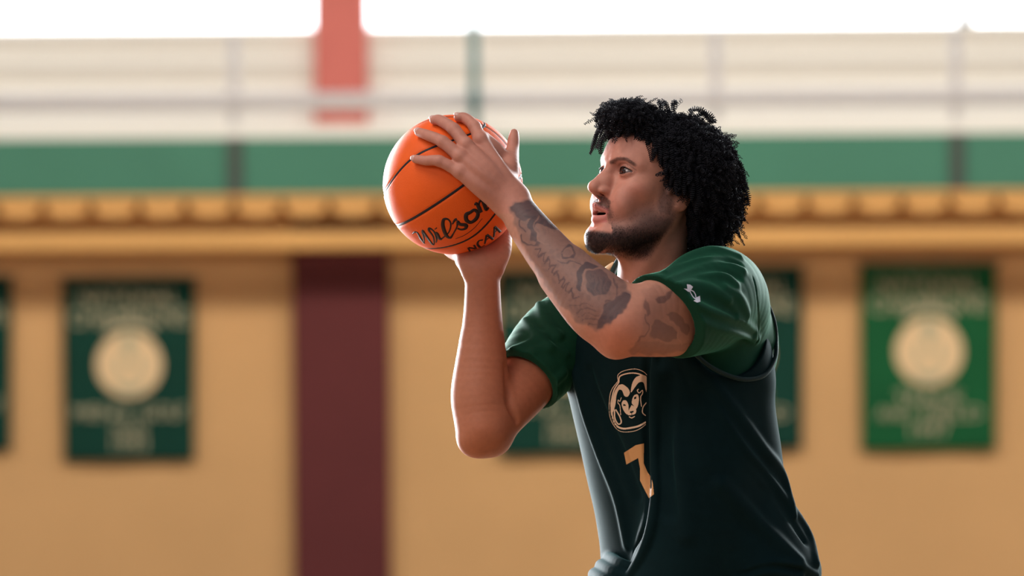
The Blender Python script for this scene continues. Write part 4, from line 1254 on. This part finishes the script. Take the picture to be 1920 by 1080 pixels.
def sleeve_mark(px, py):
    m = in_poly(px, py, ZS([(676, 334), (700, 338), (718, 352), (706, 372), (690, 388), (657, 364), (680, 366)]))
    m |= in_poly(px, py, ZS([(740, 424), (765, 412), (768, 452), (745, 458), (721, 446), (734, 440)]))
    e = smooth2(ZS([(693, 372), (705, 398), (722, 424), (745, 440)]), 5); f = smooth2(ZS([(700, 374), (722, 384), (735, 408), (738, 438)]), 5)
    return m | (d_line(px, py, e) < .9) | (d_line(px, py, f) < .9)
decal('sleeve_mark', TEE, sleeve_mark, 1280, 530, 1316, 570, .5, print_white, PR)

# ---- shorts and shoes (below the frame)
def build_shorts():
    B = Vol((PC[0] - .45, PC[1] - .55, .38), (PC[0] + .42, PC[1] + .45, P(0, 1085)[2]), .006)
    B.u(loft([level(1098, 1160, 1505, .07, .72), level(1140, 1165, 1512, .07, .74), level(1200, 1150, 1525, .07, .78), level(1290, 1150, 1520, .07, .8)]), .02)
    for s_ in (1, -1):
        hip = np.array([PC[0], PC[1], .96]) + TL * s_ * .085
        knee = np.array([PC[0], PC[1], .50]) + TL * s_ * .155 + TF * .10
        B.u(chain([hip, hip * .5 + knee * .5, knee], [.112, .125, .128]), .03)
        B.c(chain([knee * .8 + hip * .2, knee - Zv * .2], [.095, .13]), .01)
    B.c(plane((0, 0, .52), (0, 0, -1), (PC[0] - .5, PC[1] - .6, .3), (PC[0] + .5, PC[1] + .6, .53)), .003)
    return nets(B)
V, F = build_shorts()
link_mesh('shorts', np_mesh('shorts', V, F), mat('dark_shorts', lin((12, 40, 38)), 0.6, 0.3, bump=.2, bscale=900), PR)
white = mat('shoe_white', lin((224, 224, 220)), 0.5, 0.4); sole = mat('shoe_sole', lin((40, 90, 66)), 0.6, 0.3)
for s_ in (1, -1):
    ank = np.array([PC[0], PC[1], .115]) + TL * s_ * .17 - TF * .03
    B = Vol(ank - [.32, .32, .118], ank + [.32, .32, .08], .004)
    B.u(chain([ank - TF * .045 - Zv * .07, ank + TF * .06 - Zv * .068, ank + TF * .17 - Zv * .075], [.040, .046, .036]), .02)
    B.u(chain([ank + Zv * .035, ank - Zv * .03], [.046, .050]), .03)
    B.c(chain([ank + Zv * .07, ank + Zv * .0], [.040, .040]), .004)
    B.c(plane((0, 0, .024), (0, 0, -1), ank - [.4, .4, .2], (ank[0] + .4, ank[1] + .4, .025)), .002)
    V, F = nets(B)
    sh_ = link_mesh('shoe', np_mesh('shoe', V, F), white, PR)
    S = Vol(ank - [.32, .32, .118], (ank[0] + .32, ank[1] + .32, .05), .004)
    S.u(chain([ank - TF * .05 - Zv * .085, ank + TF * .06 - Zv * .085, ank + TF * .175 - Zv * .085], [.043, .050, .040]), .02)
    S.c(plane((0, 0, .024), (0, 0, 1), ank - [.4, .4, .1], ank + [.4, .4, .2]), .002)
    S.c(plane((0, 0, .002), (0, 0, -1), ank - [.4, .4, .2], (ank[0] + .4, ank[1] + .4, .0025)), .002)
    V, F = nets(S)
    link_mesh('sole', np_mesh('sole', V, F), sole, PR)

# ------------------------------------------------------------------ hair
HAIRLINE = [(.16, .090), (.088, .078), (.064, .068), (.047, .053), (.032, .034), (.026, .010), (.014, -.008), (-.010, -.016), (-.034, -.034), (-.046, -.060), (-.052, -.10), (-.052, -.3), (-.4, -.3), (-.4, .4), (.16, .4)]
def hair_sd(f, u):
    d = d_line(f, u, HAIRLINE[:12])
    return np.where(in_poly(f, u, HAIRLINE), d, -d)
C0 = H0 + -.014 * HF + .022 * HU
CR = np.array([.077, .098, .080])
EC = P(1268, 327, .006); ER = np.array([.115, .110, .108])
def env_hit(D):
    o = (C0 - EC) / ER; d = D / ER
    a = (d * d).sum(1); b = (d * o).sum(1); c = (o * o).sum() - 1
    return (-b + np.sqrt(np.maximum(b * b - a * c, 0))) / a
def build_core():
    B = Vol(P(1085, 500, -.16) , P(1430, 165, .17), .0032)
    def core(X, Y, Z, s, q):
        x = X - C0[0]; y = Y - C0[1]; z = Z - C0[2]
        def ed(x, y, z, r):
            k0 = np.sqrt((x / r[0]) ** 2 + (y / r[1]) ** 2 + (z / r[2]) ** 2); k1 = np.sqrt((x / r[0] ** 2) ** 2 + (y / r[1] ** 2) ** 2 + (z / r[2] ** 2) ** 2) + 1e-6
            return k0 * (k0 - 1) / k1
        lx, fx, ux = _loc(X, Y, Z, C0, HR)
        d1 = ed(lx, fx, ux, CR + .006)
        e = ER - .022
        d2 = ed(X - EC[0] - .004, Y - EC[1], Z - EC[2], e)
        d3 = ed(X - P(1315, 0)[0], Y - .02, Z - P(0, 388)[2], (.058, .075, .062))
        d4 = ed(X - P(1178, 0)[0], Y + .012, Z - P(0, 231)[2], (.040, .056, .022))
        d = np.minimum(np.minimum(d1, d2), np.minimum(d3, d4))
        l0, f0, u0 = _loc(X, Y, Z, H0, HR)
        g = hair_sd(f0.astype(float), u0.astype(float))
        g = g + .012 * np.clip((-Y + 0) / .1, 0, 1) * 0
        return np.maximum(d, -(g - .004)).astype(np.float32)
    B.u((core, P(1095, 490, -.15), P(1425, 170, .16)), .004)
    V, F = nets(B)
    V = smooth_verts(V, F, 6)
    N = vnormals(V, F)
    nz = np.sin(V[:, 0] * 420) * np.sin(V[:, 1] * 390 + 1) * np.sin(V[:, 2] * 410 + 2)
    return V + N * (nz * .003)[:, None], F
hairm = mat('black_hair', lin((22, 22, 30)), 0.75, 0.25)
V, F = build_core()
CV, CN = V, vnormals(V, F)
core_o = link_mesh('hair', np_mesh('hair', V, F), hairm, PR)

def coil(ctrl, rc, rs, pitch, VV, FF, off, ns=3, seg=8, ph=0.0, wob=0.0):
    p = spline(ctrl, 8)
    dl = np.linalg.norm(np.diff(p, axis=0), axis=1); s = np.concatenate([[0], np.cumsum(dl)]); L = s[-1]
    turns = L / pitch; n = max(int(turns * seg), 8)
    t = np.linspace(0, L, n)
    c = np.stack([np.interp(t, s, p[:, i]) for i in range(3)], 1)
    tg = np.gradient(c, axis=0); tg /= np.linalg.norm(tg, axis=1)[:, None] + 1e-12
    a = np.cross(tg, [0.31, 0.82, 0.47]); a /= np.linalg.norm(a, axis=1)[:, None] + 1e-12; b = np.cross(tg, a)
    th = ph + 2 * np.pi * t / pitch
    tp = np.minimum(1, (L - t) / (.18 * L) * .6 + .4)
    r = (rc * tp * (1 + wob * np.sin(t * 700 + ph)))[:, None]
    c = c + r * (np.cos(th)[:, None] * a + np.sin(th)[:, None] * b)
    tg = np.gradient(c, axis=0); tg /= np.linalg.norm(tg, axis=1)[:, None] + 1e-12
    a = np.cross(tg, [0.31, 0.82, 0.47]); a /= np.linalg.norm(a, axis=1)[:, None] + 1e-12; b = np.cross(tg, a)
    q = np.linspace(0, 2 * np.pi, ns, endpoint=False)
    V = (c[:, None] + rs * (np.cos(q)[None, :, None] * a[:, None] + np.sin(q)[None, :, None] * b[:, None])).reshape(-1, 3)
    i = np.arange(n - 1)[:, None]; j = np.arange(ns)[None, :]; j2 = (j + 1) % ns
    F = np.stack([i * ns + j, i * ns + j2, (i + 1) * ns + j2, (i + 1) * ns + j], 2).reshape(-1, 4) + off
    VV.append(V); FF.append(F)
    return off + len(V)
def build_locks():
    VV, FF = [], []; off = 0
    n = 2600
    i = np.arange(n) + .5
    phi = np.arccos(1 - 2 * i / n); th = np.pi * (1 + 5 ** .5) * i
    D = np.stack([np.sin(phi) * np.cos(th), np.sin(phi) * np.sin(th), np.cos(phi)], 1)
    D += rng.normal(0, .02, D.shape); D /= np.linalg.norm(D, axis=1)[:, None]
    # root on the cranium, in head axes
    Dl = np.stack([D @ HL, D @ HF, D @ HU], 1)
    t = 1 / np.sqrt(((Dl / CR) ** 2).sum(1))
    root = C0 + D * t[:, None]
    q = root - H0; f = q @ HF; u = q @ HU
    ok = hair_sd(f, u) > .001
    te = env_hit(D)
    for k in np.nonzero(ok)[0]:
        d = D[k]
        if d[1] > .55 and rng.random() < .6: continue          # thinner on the side nobody sees
        reach = max(te[k] * rng.uniform(.86, 1.02), t[k] + .014)
        L = reach - t[k]
        hz = math.sqrt(max(0, 1 - d[2] ** 2))
        droop = (.010 + .26 * L) * (0.25 + hz) * rng.uniform(.5, 1.3)
        tip = C0 + d * reach + np.array([0, 0, -droop]) + rng.normal(0, .004, 3)
        mid_ = C0 + d * (t[k] + L * .75) + rng.normal(0, .002, 3)
        start = C0 + d * (t[k] + L * .35)
        qq = tip - H0
        # keep the face free
        if hair_sd(np.array([qq @ HF]), np.array([qq @ HU]))[0] < -.008 and (qq @ HF) > -.01:
            tip = mid_ + (tip - mid_) * .4
            qq = tip - H0
            if hair_sd(np.array([qq @ HF]), np.array([qq @ HU]))[0] < -.014: continue
        tx, ty = to_px(tip[None])
        if 1225 < tx[0] < 1302 and ty[0] > 366 and tip[1] < 0:
            tip = mid_ + (tip - mid_) * .3
            tx, ty = to_px(tip[None])
            if ty[0] > 374: continue
        mid_ = mid_ + rng.normal(0, .003, 3); tip = tip + rng.normal(0, .003, 3)
        off = coil([start, mid_, mid_ * .5 + tip * .5 + rng.normal(0, .003, 3), tip], rng.uniform(.0024, .0046), rng.uniform(.0006, .0010), rng.uniform(.0026, .0042), VV, FF, off, ph=rng.uniform(0, 6.3), seg=6, wob=.25)
    # single locks that make the outline
    def lk(pts, y, rc=.0034, rs=.0008, pitch=.0034):
        nonlocal off
        off = coil([P(a, b, y + dy) for (a, b), dy in zip(pts, np.linspace(.012, 0, len(pts)))], rc, rs, pitch, VV, FF, off, ph=rng.uniform(0, 6))
    F_ = [([(1160, 225), (1135, 205), (1120, 215), (1119, 230)], -.02), ([(1170, 215), (1145, 196), (1128, 203), (1122, 218)], .0), ([(1158, 235), (1135, 228), (1120, 248), (1112, 270), (1107, 290)], .01),
          ([(1160, 240), (1140, 238), (1126, 258), (1120, 280)], .02), ([(1165, 240), (1148, 240), (1134, 258), (1128, 278), (1127, 288)], -.02), ([(1175, 225), (1150, 210), (1132, 222), (1124, 240)], -.03),
          ([(1180, 215), (1160, 196), (1145, 198)], -.01), ([(1200, 210), (1180, 192), (1165, 194)], .0), ([(1210, 205), (1200, 190), (1190, 193)], -.02),
          ([(1170, 225), (1165, 240), (1160, 256)], -.045), ([(1180, 225), (1180, 245), (1177, 260)], -.055), ([(1192, 222), (1194, 245), (1196, 262), (1198, 270)], -.062),
          ([(1205, 225), (1208, 250), (1206, 262)], -.066), ([(1218, 235), (1216, 262), (1214, 285), (1217, 302)], -.076), ([(1228, 245), (1226, 275), (1224, 302)], -.082), ([(1238, 255), (1237, 285), (1238, 306)], -.088),
          ([(1150, 228), (1150, 242), (1146, 258)], -.035), ([(1250, 270), (1250, 300), (1248, 330)], -.094), ([(1260, 285), (1262, 320), (1258, 345)], -.098), ([(1266, 300), (1272, 330), (1266, 358)], -.100), ([(1278, 310), (1284, 340), (1282, 364)], -.102), ([(1290, 320), (1298, 350), (1296, 378)], -.10),
          ([(1300, 330), (1306, 370), (1304, 400)], -.098), ([(1255, 215), (1250, 196), (1243, 190)], -.02), ([(1262, 210), (1262, 194), (1268, 192)], -.01), ([(1240, 215), (1238, 198), (1232, 191)], .0),
          ([(1290, 212), (1300, 205), (1315, 208), (1330, 222), (1337, 230)], -.0), ([(1300, 222), (1318, 212), (1330, 220), (1338, 231)], .01), ([(1350, 330), (1385, 345), (1398, 365), (1402, 385)], .0), ([(1350, 320), (1388, 330), (1400, 350), (1403, 374)], .01),
          ([(1345, 300), (1380, 300), (1393, 320), (1396, 345)], -.02), ([(1340, 400), (1370, 405), (1380, 420), (1378, 436)], .0), ([(1330, 420), (1355, 428), (1366, 440), (1366, 455)], -.01), ([(1320, 430), (1336, 440), (1342, 452), (1344, 464)], -.03),
          ([(1310, 425), (1320, 445), (1322, 462)], -.04), ([(1300, 425), (1302, 445), (1306, 464)], -.05), ([(1330, 425), (1330, 445), (1334, 466)], .0), ([(1345, 410), (1355, 425), (1352, 448)], -.02)]
    for pts, y in F_:
        lk(pts, y)
        lk([(a + rng.uniform(-5, 5), b + rng.uniform(-4, 3)) for a, b in pts], y + .012)
        lk([(a + rng.uniform(-4, 6), b + rng.uniform(-4, 3)) for a, b in pts], y - .006)
    lk([(1266, 205), (1268, 198), (1273, 193), (1277, 189), (1275, 186)], .0, .0032, .0005, .004)
    return np.concatenate(VV), np.concatenate(FF)
V, F = build_locks()
lo_ = link_mesh('curls', np_mesh('curls', V, F), hairm, PR); tag(lo_, kind='stuff')
# fine frizz round the outline
def fine(name, roots, dirs, lens, r, mt, bend=.3, kind='stuff', seg=4):
    VV, FF = [], []; n = len(roots)
    t = np.linspace(0, 1, seg + 1)
    a = np.cross(dirs, rng.normal(0, 1, dirs.shape)); a /= np.linalg.norm(a, axis=1)[:, None] + 1e-9
    b = np.cross(dirs, a)
    bd = rng.normal(0, 1, (n, 3)) * bend
    C = roots[:, None] + lens[:, None, None] * (t[None, :, None] * dirs[:, None] + (t ** 2)[None, :, None] * bd[:, None])
    rr = r * (1 - .8 * t)
    q = np.array([0, 2.094, 4.189])
    V = C[:, :, None] + rr[None, :, None, None] * (np.cos(q)[None, None, :, None] * a[:, None, None] + np.sin(q)[None, None, :, None] * b[:, None, None])
    V = V.reshape(-1, 3)
    base = (np.arange(n) * (seg + 1) * 3)[:, None, None]
    i = np.arange(seg)[None, :, None] * 3; j = np.arange(3)[None, None, :]; j2 = (j + 1) % 3
    F = np.stack([base + i + j, base + i + j2, base + i + 3 + j2, base + i + 3 + j], 3).reshape(-1, 4)
    o = link_mesh(name, np_mesh(name, V, F), mt, PR); tag(o, kind=kind)
    return o
n = 9000
D = rng.normal(0, 1, (n, 3)); D /= np.linalg.norm(D, axis=1)[:, None]
te = env_hit(D); root = C0 + D * (te * rng.uniform(.82, .96, n))[:, None] + np.array([0, 0, -.012])
q = root - H0; g = hair_sd(q @ HF, q @ HU)
ok = g > .006
VV, FF, off = [], [], 0
cq = CV - H0
okc = (hair_sd(cq @ HF, cq @ HU) > .004) & (np.linalg.norm(cq, axis=1) > .085) & ((CN[:, 1] < .35) | (rng.random(len(CV)) < .3))
tx, ty = to_px(CV)
okc &= ~((tx > 1225) & (tx < 1304) & (ty > 360) & (CV[:, 1] < 0))
for k in rng.choice(np.nonzero(okc)[0], 3400, replace=False):
    L = rng.uniform(.010, .022); d = norm(CN[k] + rng.normal(0, .45, 3)); e = rng.normal(0, .35, 3) + np.array([0, 0, -.5])
    off = coil([CV[k] - CN[k] * .003, CV[k] + d * L * .6, CV[k] + (d + e) * L], rng.uniform(.0014, .0034), rng.uniform(.0005, .0008), rng.uniform(.0022, .0036), VV, FF, off, ph=rng.uniform(0, 6), seg=6, wob=.35)
tf_ = link_mesh('tufts', np_mesh('tufts', np.concatenate(VV), np.concatenate(FF)), hairm, PR); tag(tf_, kind='stuff')
VV, FF, off = [], [], 0
for k in np.nonzero(ok)[0][:2600]:
    L = rng.uniform(.004, .009); d = norm(D[k] + rng.normal(0, .6, 3)); e = rng.normal(0, .3, 3)
    off = coil([root[k], root[k] + d * L * .5, root[k] + (d + e) * L], rng.uniform(.0010, .0030), .00028, rng.uniform(.002, .004), VV, FF, off, ph=rng.uniform(0, 6), seg=8, wob=.3)
fz_ = link_mesh('frizz', np_mesh('frizz', np.concatenate(VV), np.concatenate(FF)), hairm, PR); tag(fz_, kind='stuff')
print('TRIS', sum(len(o.data.polygons) * 2 for o in bpy.data.objects if o.type == 'MESH'))

# beard stubble, moustache and brows grow from the skin
nb_ = nb
Vb, Nb = BV, BN
q = Vb - H0; l = np.abs(q @ HL); f = q @ HF; u = unstretch(q @ HU)
def grow(name, w_, count, ln, r, dirf, mt, tilt=.9):
    p = w_ / w_.sum(); ix = rng.choice(len(Vb), size=count, p=p)
    d = Nb[ix] * (1 - tilt * .5) + dirf(ix) * tilt + rng.normal(0, .25, (count, 3)); d /= np.linalg.norm(d, axis=1)[:, None]
    fine(name, Vb[ix] + rng.normal(0, .0005, (count, 3)) - Nb[ix] * .0004, d, rng.uniform(.6, 1.1, count) * ln, r, mt, .25, seg=2)
bm_ = mat('beard_hair', lin((34, 24, 24)), 0.6, 0.3)
grow('beard', np.where(MASKS['chin'] > .15, MASKS['chin'], 0) ** 1.3, 11000, .0036, .00018, lambda ix: np.tile(-HU * .8 + HF * .2, (len(ix), 1)), bm_)
grow('stubble', np.where(MASKS['cheek'] > .1, MASKS['cheek'], 0), 7000, .0028, .00016, lambda ix: np.tile(-HU * .9 - HF * .1, (len(ix), 1)), bm_)
grow('moustache', MASKS['lip'] + 1e-9, 1100, .0030, .00014, lambda ix: np.tile(-HU, (len(ix), 1)) + np.sign(q[ix] @ HL)[:, None] * HL * .5, bm_)
grow('eyebrows', MASKS['brow'] + 1e-9, 450, .0032, .00012, lambda ix: np.sign(q[ix] @ HL)[:, None] * HL * .8 - HF * .5 + HU * .25, bm_)
